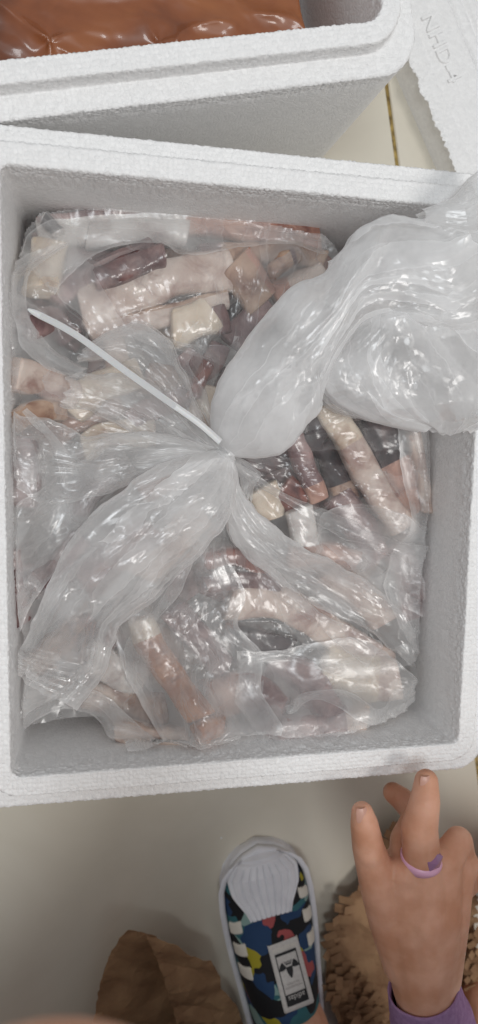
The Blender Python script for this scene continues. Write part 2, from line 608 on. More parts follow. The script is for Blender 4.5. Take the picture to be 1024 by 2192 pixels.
def foam_box(name, w_, l_, h_, rin, rout, step=0.00105, seed=3):
    t1, t2, sd, fl = 0.0152, 0.0150, 0.0135, 0.025
    draft = 0.006
    prof = []          # (offset, z, corner radius)

    def seg(a, b_, n_):
        for t in np.linspace(0, 1, n_, endpoint=False):
            prof.append(tuple(a[k] + (b_[k] - a[k]) * t for k in range(3)))
    e = 0.0012
    seg((-draft, fl, rin), (-0.0005, h_ - 0.012, rin), 34)
    seg((-0.0005, h_ - 0.012, rin), (0, h_ - e, rin), 10)
    seg((0, h_ - e, rin), (e, h_, rin + e), 2)
    seg((e, h_, rin + e), (t1 - e, h_, rin + t1), 14)
    seg((t1 - e, h_, rin + t1), (t1, h_ - e, rin + t1), 2)
    seg((t1, h_ - e, rin + t1), (t1, h_ - sd, rin + t1), 11)
    seg((t1, h_ - sd, rin + t1), (t1 + t2 - e, h_ - sd, rout), 14)
    seg((t1 + t2 - e, h_ - sd, rout), (t1 + t2, h_ - sd - e, rout), 2)
    seg((t1 + t2, h_ - sd - e, rout), (t1 + t2 - 0.0005, h_ - sd - 0.012, rout), 10)
    seg((t1 + t2 - 0.0005, h_ - sd - 0.012, rout), (t1 + t2 - 0.004, 0.0, rout), 26)
    prof.append((t1 + t2 - 0.004, 0.0, rout))
    ns = (int(l_ / step), int(w_ / step))
    rings = [np.c_[rrect(w_, l_, o_, r_, ns, 22), np.full(sum(ns) * 2 + 88, z_)] for o_, z_, r_ in prof]
    V = np.array(rings)
    # normals by finite differences
    dv = np.gradient(V, axis=0)
    du = np.roll(V, -1, 1) - np.roll(V, 1, 1)
    nn = np.cross(dv, du)
    nn /= np.linalg.norm(nn, axis=2, keepdims=True) + 1e-12
    pts = V.reshape(-1, 3)
    wob = vnoise(pts[:, 0] * 9, pts[:, 1] * 9, pts[:, 2] * 9, seed=seed)[:, None]
    near = (pts[:, 2] > h_ - 0.030)
    disp = np.zeros(len(pts))
    d1, d2 = worley(pts[near], 0.0032, seed)
    bead = np.clip(1 - (d1 / 0.66) ** 2, 0, 1) * (1 - 0.5 * np.exp(-(d2 - d1) / 0.07))
    # a few beads stand proud, some have broken out
    big = vnoise(pts[near][:, 0] * 160, pts[near][:, 1] * 160, pts[near][:, 2] * 160, seed=seed + 4)
    disp[near] = (bead - 0.6) * 0.00105 + np.clip(big - 0.55, 0, 1) * 0.0005
    V = V + nn * disp.reshape(V.shape[:2])[..., None] + nn * (wob.reshape(V.shape[:2])[..., None]) * 0.0005
    o = gridmesh('shell', V, M['foam'], None, closed_u=True)
    # base slab closing the cavity
    bot = []
    rr = rrect(w_, l_, -draft + 0.0, rin, (2, 2), 6)
    k = len(rr)
    vs = [(x, y, fl) for x, y in rr] + [(x, y, 0.0) for x, y in rrect(w_, l_, t1 + t2 - 0.004, rout, (2, 2), 6)]
    ob = mesh('bottom', vs, [tuple(range(k)), tuple(range(2 * k - 1, k - 1, -1))], M['foam_smooth'], smooth=False)
    return o, ob


boxA = empty('foam_box', (0, 0, 0), label='open white foam box in the middle holding the tied bag of seafood', cat='foam box')
for o in foam_box('a', 0.34, 0.408, H, 0.005, 0.022, seed=3):
    o.parent = boxA

# far box, turned about 12.6 degrees, its near right corner just behind the first
fang = R(12.6)
cr_ = np.array([0.2905, 0.5045])         # outer near right corner
boxB = empty('foam_box', (0, 0, 0), label='open white foam box behind, holding the brown glossy bag', cat='foam box')
for o in foam_box('b', 0.34, 0.408, H, 0.013, 0.030, seed=19):
    o.parent = boxB
cb, sbn = math.cos(fang), math.sin(fang)
lx, ly = 0.34 + 0.0302, -0.0302
boxB.location = (cr_[0] - (lx * cb - ly * sbn), cr_[1] - (lx * sbn + ly * cb), 0)
boxB.rotation_euler = (0, 0, fang)


def B2W(x, y):
    return boxB.location[0] + x * cb - y * sbn, boxB.location[1] + x * sbn + y * cb


# ------------------------------------------------------------------ brown bag in the far box
m, nt, N, L, b = mat('brown_glossy_film')
tc = nd(N, 'ShaderNodeTexCoord')
n = nd(N, 'ShaderNodeTexNoise', i_Scale=16.0, i_Detail=4.0, i_Distortion=0.5)
L.new(tc.outputs['Object'], n.inputs['Vector'])
r = ramp(N, [(0.3, (0.10, 0.026, 0.009)), (0.52, (0.24, 0.072, 0.022)), (0.75, (0.33, 0.115, 0.036))])
L.new(n.outputs['Fac'], r.inputs[0])
L.new(r.outputs[0], b.inputs['Base Color'])
b.inputs['Roughness'].default_value = 0.42
b.inputs['Coat Weight'].default_value = 0.45
b.inputs['Coat Roughness'].default_value = 0.10
M['brown'] = m
nx, ny = 260, 200
X, Y = np.meshgrid(np.linspace(-0.004, 0.322, nx), np.linspace(-0.001, 0.25, ny))
Z = 0.152 + vnoise(X * 7, Y * 7, seed=31) * 0.006
rid = lambda f, s: 1 - np.abs(vnoise(X * f, Y * f * 1.15, seed=s)) * 2
Z += rid(13, 41) ** 4 * 0.005 + facet(X * 26, Y * 40, 43) * 0.0016 + facet(X * 60, Y * 75, 44) * 0.0008 + facet(X * 140, Y * 150, 45) * 0.0003
# a pinched star of creases and the fold falling off beside the right wall
for (sx, sy, am) in ((0.115, 0.030, 0.006), (0.19, 0.022, 0.004), (0.06, 0.05, 0.004)):
    dx, dy = X - sx, Y - sy
    an = np.arctan2(dy, dx)
    rd = np.hypot(dx, dy)
    Z += am * np.exp(-rd / 0.035) * (1 - np.abs(np.sin(an * 1.5 + rd * 9 + sx * 50)))
Z -= 0.11 * np.clip((X - 0.300) / 0.03, 0, 1) ** 1.2
Z -= 0.05 * np.clip((0.012 - Y) / 0.013, 0, 1) ** 2
bb = gridmesh('sauce_bag', np.stack([X, Y, Z], -1), M['brown'])
bb.location = boxB.location
bb.rotation_euler = boxB.rotation_euler
bb.matrix_basis = Matrix.Translation(boxB.location) @ Matrix.Rotation(fang, 4, 'Z')
tag(bb, 'shiny red brown plastic bag filling the far foam box', 'bag')

# ------------------------------------------------------------------ lid on the floor, top right
la, lb = P(857, 185, 0), P(934, 362, 0)
du_ = (lb - la)[:2]
du_ /= np.linalg.norm(du_)                 # along the lid's left edge, toward the viewer
dn_ = np.array([-du_[1], du_[0]])          # into the lid
if dn_[0] < 0:
    dn_ = -dn_
LT = 0.036
lid = empty('foam_board', (la[0], la[1], 0), label='white foam board with raised lettering lying on the tiles at the top right', cat='foam board')
lz = LT


def LW(a, c, z):     # a along edge, c into the lid
    return np.array([la[0] + du_[0] * a + dn_[0] * c, la[1] + du_[1] * a + dn_[1] * c, z])


A_ = np.arange(-0.30, 0.175, 0.0013)
Cc = np.r_[np.linspace(0, 0.002, 3), np.arange(0.003, 0.26, 0.0013)]
AA, CC = np.meshgrid(A_, Cc, indexing='ij')
# ragged, broken edge: it overhangs the side by a varying amount
rag = (vnoise(AA * 70, AA * 0, seed=51) * 0.004 + vnoise(AA * 260, AA * 0, seed=52) * 0.003)
mid = np.clip((AA + 0.03) / 0.03, 0, 1) * np.clip((0.16 - AA) / 0.02, 0, 1)
push = (-0.001 - 0.0035 * mid + (rag * 1.0) * mid)
edge = np.exp(-CC / 0.012)
C2 = CC + push * edge
ZZ = np.full_like(AA, LT)
# groove lines and recessed panel with a rounded corner
def groove(d, wd, dp):
    return -dp * np.exp(-(d / wd) ** 2)
corner = 0.100
dpan = CC - 0.0595
qx = AA - (corner - 0.03)
qc = CC - (0.0595 + 0.03)
inside = np.hypot(np.maximum(qx, 0), np.maximum(-qc, 0)) - 0.03     # rounded corner distance to the panel edge
inside = np.where((qx < 0), -dpan, inside)
ZZ += -0.0085 * (1 / (1 + np.exp(np.clip(inside / 0.0007, -40, 40))))
ZZ += groove(CC - 0.0165, 0.0011, 0.0009) * np.clip((0.15 - AA) / 0.01, 0, 1)
ZZ += groove(CC - 0.0625, 0.0036, 0.0055) * (AA < corner - 0.02)
ZZ += groove(CC - 0.079, 0.0028, 0.0045) * (inside < -0.004)
ZZ += vnoise(AA * 30, CC * 30, seed=54) * 0.0005
rough_ = np.exp(-CC / 0.007) * mid
pts = LW(0, 0, 0)
P3 = np.stack([la[0] + du_[0] * AA + dn_[0] * C2, la[1] + du_[1] * AA + dn_[1] * C2, ZZ], -1)
d1, d2 = worley(P3.reshape(-1, 3), 0.0032, 61)
bead = (1 - np.exp(-(d2 - d1) / 0.16)).reshape(AA.shape)
P3[..., 2] += (bead - 0.7) * (0.0005 + 0.0016 * rough_) - rough_ * 0.002 * np.abs(vnoise(AA * 180, CC * 180, seed=55))
keep(gridmesh('top_panel', P3, M['foam']), lid)
sv, sf = [], []
Aw = np.arange(-0.30, 0.176, 0.004)
for a in Aw:
    sv += [LW(a, 0.0, 0.0), LW(a, 0.0005, LT * 0.5), LW(a, 0.001, LT - 0.001)]
for k in range(len(Aw) - 1):
    for j in range(2):
        sf.append((3 * k + j, 3 * k + j + 1, 3 * k + 4 + j, 3 * k + 3 + j))
n0 = len(sv)
sv += [LW(0.175, 0, 0), LW(0.175, 0.259, 0), LW(0.175, 0.259, LT - 0.001), LW(0.175, 0, LT - 0.001)]
sf.append((n0, n0 + 1, n0 + 2, n0 + 3))
keep(mesh('side_wall', sv, sf, M['foam_smooth'], smooth=False), lid)


def textmesh(name, body, size, extrude, material, bevel=0.0, spacing=1.0):
    cu = bpy.data.curves.new(name, 'FONT')
    cu.body = body
    cu.size = size
    cu.extrude = extrude
    cu.bevel_depth = bevel
    cu.space_character = spacing
    cu.align_x = 'CENTER'
    cu.align_y = 'CENTER'
    t = bpy.data.objects.new(name, cu)
    COL.objects.link(t)
    dg = bpy.context.evaluated_depsgraph_get()
    me = bpy.data.meshes.new_from_object(t.evaluated_get(dg))
    bpy.data.objects.remove(t)
    me.materials.clear()
    o = fin(name, me, material, smooth=False)
    return o


def place(o, origin, xaxis, yaxis, zaxis, root):
    mw = Matrix.Identity(4)
    for i in range(3):
        mw[i][0], mw[i][1], mw[i][2], mw[i][3] = xaxis[i], yaxis[i], zaxis[i], origin[i]
    o.data.transform(mw)
    keep(o, root)


t = textmesh('lettering', 'NHD-4', 0.0205, 0.0016, M['foam_smooth'], 0.0003, 1.05)
c0 = P(943, 105, LT)
xa = np.array([du_[0], du_[1], 0])
ya = np.array([-xa[1], xa[0], 0])
place(t, c0 + np.array([0, 0, 0.0002]), xa, ya, (0, 0, 1), lid)

# ------------------------------------------------------------------ squid pieces
# outline of the filled part of the bag
OUT = [(45, 520), (60, 478), (115, 447), (230, 440), (340, 440), (450, 455), (560, 470), (660, 492), (700, 500), (740, 545), (800, 620),
       (900, 700), (960, 800), (925, 900), (922, 1000), (922, 1100), (912, 1180), (905, 1280), (896, 1400), (886, 1490), (830, 1545),
       (760, 1570), (640, 1590), (520, 1600), (470, 1606), (400, 1600), (300, 1570), (210, 1540), (130, 1545), (50, 1555), (45, 1490), (55, 1420), (40, 1330),
       (25, 1200), (15, 1060), (15, 900), (22, 780), (14, 680), (18, 610), (30, 570)]



def inside_poly(x, y, poly):
    r_ = np.zeros(x.shape, bool)
    px_, py_ = poly[:, 0], poly[:, 1]
    j = len(poly) - 1
    for i in range(len(poly)):
        c = ((py_[i] > y) != (py_[j] > y)) & (x < (px_[j] - px_[i]) * (y - py_[i]) / (py_[j] - py_[i] + 1e-12) + px_[i])
        r_ ^= c
        j = i
    return r_


def polydist(x, y, poly):
    d = np.full(x.shape, 9.0)
    for i in range(len(poly)):
        d = np.minimum(d, np.hypot(x - poly[i, 0], y - poly[i, 1]))
    return d


ow3 = catmull(np.array([Pin(a, c, .143) for a, c in OUT + OUT[:1]]), 260)
ow = ow3[:, :2]
hx0, hx1, hy0, hy1 = -0.004, 0.343, -0.002, 0.412
ST = 0.0012
gx = np.arange(hx0, hx1, ST)
gy = np.arange(hy0, hy1, ST)
GX, GY = np.meshgrid(gx, gy)
w_s, w_z, dmin = np.zeros(GX.shape), np.zeros(GX.shape), np.full(GX.shape, 9.0)
for q_ in ow3[::2]:
    d_ = np.hypot(GX - q_[0], GY - q_[1]) + 0.002
    w_s += d_ ** -3
    w_z += q_[2] * d_ ** -3
    dmin = np.minimum(dmin, d_)
BASE = 0.126 + (w_z / w_s - 0.004 - 0.126) * np.exp(-(dmin / 0.030) ** 1.5)
HT = BASE.copy()


def base_at(x, y):
    i = int(min(max((y - hy0) / ST, 0), len(gy) - 1))
    j = int(min(max((x - hx0) / ST, 0), len(gx) - 1))
    return BASE[i, j]


UND = 0.118
PIECES = []      # (spine world pts, halfwidth, halfthick) for the drape


def piece(pts, wpx, m_, label, z=0.135, th=0.0075, z2=None, skin=None, side='top', end=None, group=None, seed=0, rnd=3.8, taper=1.0):
    """a cut strip: px spine, px width, height z of its axis"""
    k = len(pts)
    zs = np.linspace(z, z if z2 is None else z2, k)
    hw = wpx * 0.00036 / 2
    sp = np.array([Pin(a, c, zz, min(hw * 0.8 + 0.003, 0.016), 0.160) for (a, c), zz in zip(pts, zs)])
    if z > 0.122:
        for q, ((a, c), zz) in enumerate(zip(pts, zs)):
            lift = base_at(sp[q][0], sp[q][1]) - th + (zz - 0.133) * 0.6 + 0.001 - sp[q][2]
            if lift > 0:
                sp[q] = P(a, c, sp[q][2] + lift)
    n_ = 34
    s_ = catmull(sp, n_)
    tg = np.gradient(s_, axis=0)
    tg /= np.linalg.norm(tg, axis=1, keepdims=True)
    up = np.array([0, 0, 1.0])
    sd_ = np.cross(tg, up)
    sd_ /= np.linalg.norm(sd_, axis=1, keepdims=True)
    nu = np.cross(sd_, tg)
    mm = 20
    an = np.linspace(0, 2 * np.pi, mm, endpoint=False)
    ca = np.sign(np.cos(an)) * np.abs(np.cos(an)) ** (2 / rnd)
    sa = np.sign(np.sin(an)) * np.abs(np.sin(an)) ** (2 / rnd)
    tt = np.linspace(0, 1, n_)
    prof = 1 + (taper - 1) * tt + 0.14 * vnoise(tt * 3.0 + seed, tt * 0 + seed * 1.7, seed=9)
    cut = 0.35 * math.sin(seed * 2.3), 0.35 * math.sin(seed * 3.1 + 1)
    V = []
    # bevelled ends
    order = [(0, 0.55, 0.0), (0, 0.9, 0.0)] + [(i, 1.0, 0) for i in range(n_)] + [(n_ - 1, 0.9, 0), (n_ - 1, 0.55, 0)]
    for q, (i, sc, _) in enumerate(order):
        off = 0
        if q < 2:
            off = -0.0012 * (2 - q) * 0.6
        if q >= n_ + 2:
            off = 0.0012 * (q - n_ - 1) * 0.6
        sk = (cut[0] * max(0, 1 - i / 6) + cut[1] * max(0, 1 - (n_ - 1 - i) / 6)) * ca * hw * sc
        V.append(s_[i] + tg[i] * off + np.outer(sk, tg[i]) + np.outer(ca * hw * sc * prof[i], sd_[i]) + np.outer(sa * th * sc, nu[i]))
    V = np.array(V)
    f = V.reshape(-1, 3)
    d = vnoise(f[:, 0] * 70, f[:, 1] * 70, f[:, 2] * 70 + seed * 3.1, seed=70 + seed) * 0.0016
    cen = V.mean(1, keepdims=True)
    dirv = V - cen
    dirv /= np.linalg.norm(dirv, axis=2, keepdims=True) + 1e-9
    V = V + dirv * d.reshape(V.shape[:2])[..., None]
    n2 = len(V)
    faces, mi = [], []
    for i in range(n2 - 1):
        for j in range(mm):
            j2 = (j + 1) % mm
            faces.append((i * mm + j, i * mm + j2, (i + 1) * mm + j2, (i + 1) * mm + j))
            a = (j + 0.5) / mm * 360
            s1 = False
            if skin:
                s1 = {'top': 25 < a < 155, 'left': 100 < a < 250, 'right': (a < 80 or a > 290), 'all': True}[side]
                if i < 2 or i > n2 - 4:
                    s1 = False
            idx = 1 if s1 else 0
            tpos = i / n2
            if end and ((end[0] == 'a' and tpos < end[1]) or (end[0] == 'b' and tpos > 1 - end[1])):
                idx = 2
            mi.append(idx)
    faces.append(tuple(range(mm - 1, -1, -1)))
    faces.append(tuple(range((n2 - 1) * mm, n2 * mm)))
    mi += [0, 0]
    mats = [M[m_], M[skin or m_], M[end[2]] if end else M[m_]]
    org = sp[0]
    o = mesh('squid_strip', V.reshape(-1, 3) - org, faces, None, smooth=True, mats=mats, mi=mi)
    o.location = org
    tag(o, label, 'squid piece', group)
    PIECES.append((s_, hw, th))
    return o


G = 'cut squid strips inside the bag'
pc = [
    ([(85, 500), (200, 488), (345, 478)], 66, 'white', 'pale grey squid strip lying along the back wall of the box at the left', .130, dict(skin='mauve', side='left')),
    ([(95, 470), (125, 500)], 30, 'white', 'small dark tipped squid corner poking up at the back left', .140, dict(skin='dark', side='top')),
    ([(350, 475), (450, 478), (560, 488), (680, 515)], 66, 'pink', 'long salmon pink squid strip under the back wall', .130, dict(end=('a', .16, 'white'))),
    ([(430, 545), (520, 545), (610, 540), (690, 560)], 48, 'tan', 'tan squid strip with a reddish pointed tip, second from the back wall', .132, dict(end=('a', .16, 'red'))),
    ([(110, 520), (100, 570), (85, 625)], 74, 'cream', 'cream squid lump near the back left corner of the box', .136, {}),
    ([(190, 505), (300, 500), (400, 500)], 52, 'white', 'greyish white squid strip between the back wall strip and the purple one', .132, {}),
    ([(110, 640), (190, 590), (330, 530)], 46, 'mauve', 'mauve squid strip slanting up beside the cream lump', .136, dict(skin='purple', side='left')),
    ([(205, 600), (270, 575), (350, 545)], 48, 'purple', 'purple brown skinned strip lying over the long cream strip', .146, {}),
    ([(175, 660), (280, 625), (390, 590), (500, 580)], 86, 'flesh', 'long broad cream strip in the upper left of the bag', .137, {}),
    ([(190, 710), (300, 690), (390, 668), (485, 640)], 44, 'flesh', 'narrow pale strip with a brown edge below the long broad one', .136, dict(skin='tan', side='left')),
    ([(370, 705), (415, 690), (455, 672)], 76, 'cream', 'yellowish cream block beside the dark hollow above the folded neck', .142, {}),
    ([(462, 660), (478, 712)], 40, 'purple', 'dark purple filler strip standing for the shaded hollow right of the yellowish block', .140, {}),  # dark colour stands in for a shaded hole between pieces
    ([(505, 560), (530, 600), (560, 650)], 84, 'tan', 'tan rounded chunk in the upper middle of the bag', .138, dict(skin='pink', side='left')),
    ([(580, 585), (610, 560), (628, 552)], 36, 'tan', 'small brown squid stub pointing up between pink chunks', .146, dict(end=('b', .3, 'purple'))),
    ([(590, 640), (650, 620), (700, 600)], 84, 'flesh', 'pinkish cream chunk touching the white twisted neck', .136, dict(end=('a', .25, 'pink'))),
    ([(500, 740), (530, 700), (575, 655)], 74, 'mauve', 'mauve strip running under the left edge of the twisted neck', .134, dict(skin='pink', side='right')),
    ([(390, 760), (440, 790), (470, 740)], 50, 'mauve', 'dull mauve strip under crumpled film above the knot', .138, {}),
    ([(412, 850), (430, 810), (445, 780)], 30, 'red', 'small red skinned strip between two film folds', .150, {}),
    ([(425, 900), (440, 860), (450, 830)], 58, 'cream', 'cream strip just above the black gap at the knot', .142, {}),
    ([(30, 800), (90, 815), (160, 850)], 66, 'flesh', 'pale strip near the left wall below the bag edge', .134, {}),
    ([(30, 905), (80, 880), (130, 880)], 46, 'tan', 'brownish tan strip end against the left wall', .136, {}),
    ([(50, 940), (58, 1010), (55, 1080)], 56, 'mauve', 'dusky upright strip standing along the left wall', .138, dict(skin='purple', side='left')),
    ([(150, 880), (210, 830), (300, 800)], 70, 'cream', 'cream strip under the cable tie', .134, {}),
    ([(280, 900), (340, 870), (400, 850)], 50, 'mauve', 'greyish purple strip between cable tie and knot', .134, {}),
    ([(180, 960), (230, 930), (330, 925)], 60, 'cream', 'cream strip under the fan of folds left of the knot', .134, {}),
    ([(175, 1100), (195, 1060), (240, 1030)], 44, 'purple', 'dark maroon strip showing through the fold left of centre', .148, dict(skin='dark', side='right')),
    ([(80, 1250), (130, 1200), (175, 1150)], 50, 'mauve', 'brown strip low on the left beside the wall', .146, dict(skin='purple', side='left')),
    ([(510, 1010), (560, 985), (615, 965)], 66, 'dark', 'black skinned squid piece right beside the knot', .138, {}),
    ([(660, 960), (680, 910), (700, 880)], 60, 'dark', 'black skinned end under the white twisted neck', .140, {}),
    ([(625, 930), (645, 980), (670, 1040), (680, 1070)], 48, 'mauve', 'pinkish strip slanting down from the twisted neck', .146, dict(end=('b', .4, 'pink'))),
    ([(690, 950), (720, 1010), (740, 1070)], 64, 'dark', 'dark grey skinned strip between pinkish and long cream strips', .132, dict(end=('b', .35, 'tan'))),
    ([(606, 1040), (625, 1065), (640, 1085)], 66, 'red', 'reddish brown piece just above the bright white block', .140, {}),
    ([(700, 870), (745, 940), (800, 1040), (860, 1130)], 66, 'flesh', 'long pale strip running from the neck down to the right wall', .146, dict(end=('a', .35, 'cream'))),
    ([(560, 1045), (570, 1075), (575, 1110)], 76, 'cream', 'cream cube of squid below the black piece', .140, {}),
    ([(640, 1090), (648, 1130), (655, 1165)], 60, 'white', 'bright white squid block right of centre', .150, {}),
    ([(790, 900), (830, 980), (880, 1100)], 104, 'dark', 'broad maroon skinned strip along the right wall', .132, dict(end=('b', .5, 'pink'))),
    ([(880, 925), (900, 1010), (912, 1095)], 30, 'flesh', 'thin pale edge strip pressed to the right wall', .138, {}),
    ([(720, 1060), (770, 1130), (800, 1200)], 84, 'mauve', 'mauve strip under hazy film right of the white block', .134, dict(skin='purple', side='right')),
    ([(620, 1190), (690, 1180), (760, 1200)], 54, 'pink', 'pale pink strip under the film below the white block', .142, {}),
    ([(840, 1160), (870, 1230), (880, 1320)], 70, 'mauve', 'hazy mauve strip low along the right wall', .130, {}),
    ([(700, 1220), (770, 1270), (820, 1330)], 76, 'flesh', 'pale strip below the dark button shaped fold', .134, {}),
    ([(440, 1200), (500, 1190), (570, 1215)], 42, 'red', 'rusty brown strip just below the big left fold', .136, {}),
    ([(440, 1250), (520, 1240), (600, 1250)], 44, 'mauve', 'greyish purple strip below the knot', .136, dict(skin='purple', side='top')),
    ([(490, 1290), (600, 1290), (720, 1360), (830, 1430)], 80, 'flesh', 'long cream strip crossing the lower half of the bag', .136, {}),
    ([(480, 1345), (540, 1365), (620, 1385)], 60, 'dark', 'very dark filler strip standing for the shade in the hollow of the lower half', .132, {}),  # near-black colour put in for the shade of a hole
    ([(690, 1430), (760, 1450), (850, 1450)], 116, 'cream', 'big cream block under shiny film in the lower right corner', .140, dict(end=('b', .3, 'flesh'))),
    ([(560, 1450), (640, 1460), (700, 1540)], 110, 'mauve', 'broad dull mauve piece along the bottom of the bag', .130, dict(skin='mauve')),
    ([(450, 1500), (530, 1480), (600, 1540)], 100, 'mauve', 'rounded purplish piece beside the orange strip', .132, dict(end=('a', .35, 'pink'))),
    ([(300, 1325), (325, 1385), (370, 1450), (430, 1535)], 62, 'orange', 'orange brown strip with a cream head in the lower left', .148, dict(end=('a', .22, 'cream'))),
    ([(370, 1300), (420, 1360), (480, 1430)], 64, 'mauve', 'mauve strip right of the orange strip', .138, {}),
    ([(195, 1400), (260, 1440), (310, 1450)], 76, 'white', 'greyish white squid piece left of the orange strip', .138, {}),
    ([(190, 1485), (260, 1500), (350, 1520)], 66, 'flesh', 'pale piece at the lower left end of the bag', .132, dict(end=('b', .4, 'tan'))),
    ([(425, 1575), (445, 1560), (470, 1550)], 50, 'orange', 'small orange squid tip at the bottom edge of the bag', .140, {}),
    ([(250, 1560), (330, 1575), (400, 1580)], 46, 'flesh', 'pale strip pressed against the near wall below the orange strip', .134, {}),
    ([(600, 1560), (690, 1555), (780, 1535)], 60, 'mauve', 'long dusky strip pressed against the near wall of the box', .134, dict(end=('b', .3, 'flesh'))),
    ([(25, 1180), (32, 1250), (48, 1330)], 40, 'mauve', 'thin dusky strip squeezed upright against the lower left wall', .134, {}),
    ([(230, 1375), (270, 1345), (300, 1335)], 40, 'purple', 'small maroon piece at the lower edge of the big left fold', .134, {}),
    ([(180, 1250), (250, 1180), (330, 1130)], 80, 'mauve', 'dull purple strip under the big left fold', .140, {}),
    ([(300, 1230), (370, 1160), (430, 1090)], 74, 'flesh', 'pale strip under the big left fold near the knot', .138, {}),
    ([(240, 720), (250, 770), (240, 820)], 50, 'flesh', 'pale strip crossing below the cable tie', .130, {}),
    ([(60, 700), (110, 690), (150, 720)], 60, 'mauve', 'dim mauve piece behind the bag edge near the free end of the cable tie', .126, {}),
]
for k, (pts, wd, m_, lab, z_, kw) in enumerate(pc):
    piece(pts, wd, m_, lab, z=z_ - 0.002, seed=k, group=G, **kw)
rng = random.Random(4)
for k in range(34):          # the layer underneath
    px, py = 80 + (k % 6) * 150 + rng.uniform(-40, 40), 520 + (k // 6) * 175 + rng.uniform(-50, 50)
    a = rng.uniform(0, math.pi)
    ln = rng.uniform(70, 110)
    px = min(max(px, 120), 790)
    py = min(max(py, 560), 1440)
    pts = [(px - ln * math.cos(a) * .8, py - ln * math.sin(a) * .8), (px, py), (px + ln * math.cos(a) * .8, py + ln * math.sin(a) * .8)]
    piece(pts, rng.uniform(60, 84), rng.choice(['mauve', 'mauve', 'tan', 'purple', 'pink', 'dark']),
          'squid strip buried beneath the other strips, seen dimly through the film', z=rng.uniform(.108, .116), seed=100 + k,
          group='squid strips in the layer below')

# ------------------------------------------------------------------ the bag
bag = empty('plastic_bag', (0.154, 0.225, 0.02), label='clear plastic bag of cut squid tied at the neck with a cable tie', cat='plastic bag')

# drape: raster the pieces, then let a membrane settle over them
for s_, hw, th in PIECES:
    lo, hi = s_.min(0) - hw - .004, s_.max(0) + hw + .004
    mk = np.where((GX > lo[0]) & (GX < hi[0]) & (GY > lo[1]) & (GY < hi[1]))
    if not len(mk[0]):
        continue
    p = np.stack([GX[mk], GY[mk]], 1)
    d = np.linalg.norm(p[:, None, :] - s_[None, ::2, :2], axis=2)
    i = d.argmin(1)
    dm = d.min(1) / hw
    z_ = s_[::2][i, 2] + th * np.clip(1 - np.clip(dm, 0, 1) ** 3.0, 0, 1) ** 0.4 + 0.0006
    HT[mk] = np.maximum(HT[mk], np.where(dm < 1.0, z_, 0))


def blur(Z, n_=1):
    for _ in range(n_):
        Zp = np.pad(Z, 1, mode='edge')
        Z = (Zp[:-2, 1:-1] + Zp[2:, 1:-1] + Zp[1:-1, :-2] + Zp[1:-1, 2:] + 2 * Z) / 6
    return Z


DR = HT.copy()
for it in range(9):        # the film bridges gaps about 2 cm wide
    q_ = np.pad(DR, 1, mode='edge')
    DR = np.maximum.reduce([q_[a:a + DR.shape[0], b_:b_ + DR.shape[1]] for a, b_ in ((0, 1), (2, 1), (1, 0), (1, 2), (1, 1))])
for it in range(9):
    q_ = np.pad(DR, 1, mode='edge')
    DR = np.minimum.reduce([q_[a:a + DR.shape[0], b_:b_ + DR.shape[1]] for a, b_ in ((0, 1), (2, 1), (1, 0), (1, 2), (1, 1))])
for it in range(90):
    DR = np.maximum(HT, blur(DR))
DR = np.maximum(blur(DR, 6), HT + 0.0004)
DR0 = DR.copy()


def sampleDR(x, y):
    i = np.clip(((y - hy0) / ST), 0, len(gy) - 1.001)
    j = np.clip(((x - hx0) / ST), 0, len(gx) - 1.001)
    i0, j0 = i.astype(int), j.astype(int)
    fi, fj = i - i0, j - j0
    return (DR0[i0, j0] * (1 - fi) * (1 - fj) + DR0[i0 + 1, j0] * fi * (1 - fj) + DR0[i0, j0 + 1] * (1 - fi) * fj + DR0[i0 + 1, j0 + 1] * fi * fj)


knot = P(482, 972, 0.172)
ins = inside_poly(GX, GY, ow)
dd = polydist(GX, GY, ow)
dx, dy = GX - knot[0], GY - knot[1]
rk = np.hypot(dx, dy)
an = np.arctan2(dy, dx)
Z = DR.copy()
# tension folds running to the knot: they fade with distance
fold = (1 - np.abs(vnoise(an * 5.5 + 3, rk * 9, seed=201)) * 2) * 0.0028 + (1 - np.abs(vnoise(an * 13, rk * 14, seed=202)) * 2) * 0.0014 \
    + (1 - np.abs(vnoise(an * 27, rk * 25, seed=203)) * 2) * 0.0009
fade = np.clip((rk - 0.005) / 0.06, 0.25, 1) * np.clip(1.25 - rk / 0.26, 0.25, 1)
loose = np.clip((DR - HT) / 0.010, 0.25, 1)
Z += fold * fade * loose
msk = np.clip(vnoise(GX * 15, GY * 15, seed=207) * 2.6 + 0.4, 0.06, 1.2)
cr_l = facet(GX * 38, GY * 38, 211) * 0.0012 + facet(GX * 90, GY * 80, 212) * 0.0006 + facet(GX * 190 + GY * 60, GY * 130, 213) * 0.0002
Z += cr_l * msk * (0.35 + 0.65 * loose)
rise = 0.026 * np.exp(-rk / 0.028)
Z += rise
Z = Z - 0.030 * np.exp(-dd / 0.006) * (1 + 0.3 * vnoise(GX * 60, GY * 60, seed=215))
Z = np.maximum(Z, blur(HT, 2) + 0.0007)
opb = 0.19 + 0.10 * np.clip((DR - HT) / 0.012, 0, 1) + 0.09 * np.exp(-dd / 0.012) + 0.05 * np.clip(vnoise(GX * 9, GY * 9, seed=216) + .2, 0, 1)
clr = P(680, 1000, .15)
opb *= 1 - 0.62 * np.exp(-((GX - clr[0]) ** 2 + (GY - clr[1]) ** 2) / 0.045 ** 2)      # the film clings clear beside the neck
opb *= np.clip(0.95 + 0.9 * vnoise(GX * 12, GY * 12, seed=217), 0.45, 1.5)
opb += 0.25 * np.exp(-rk / 0.016)
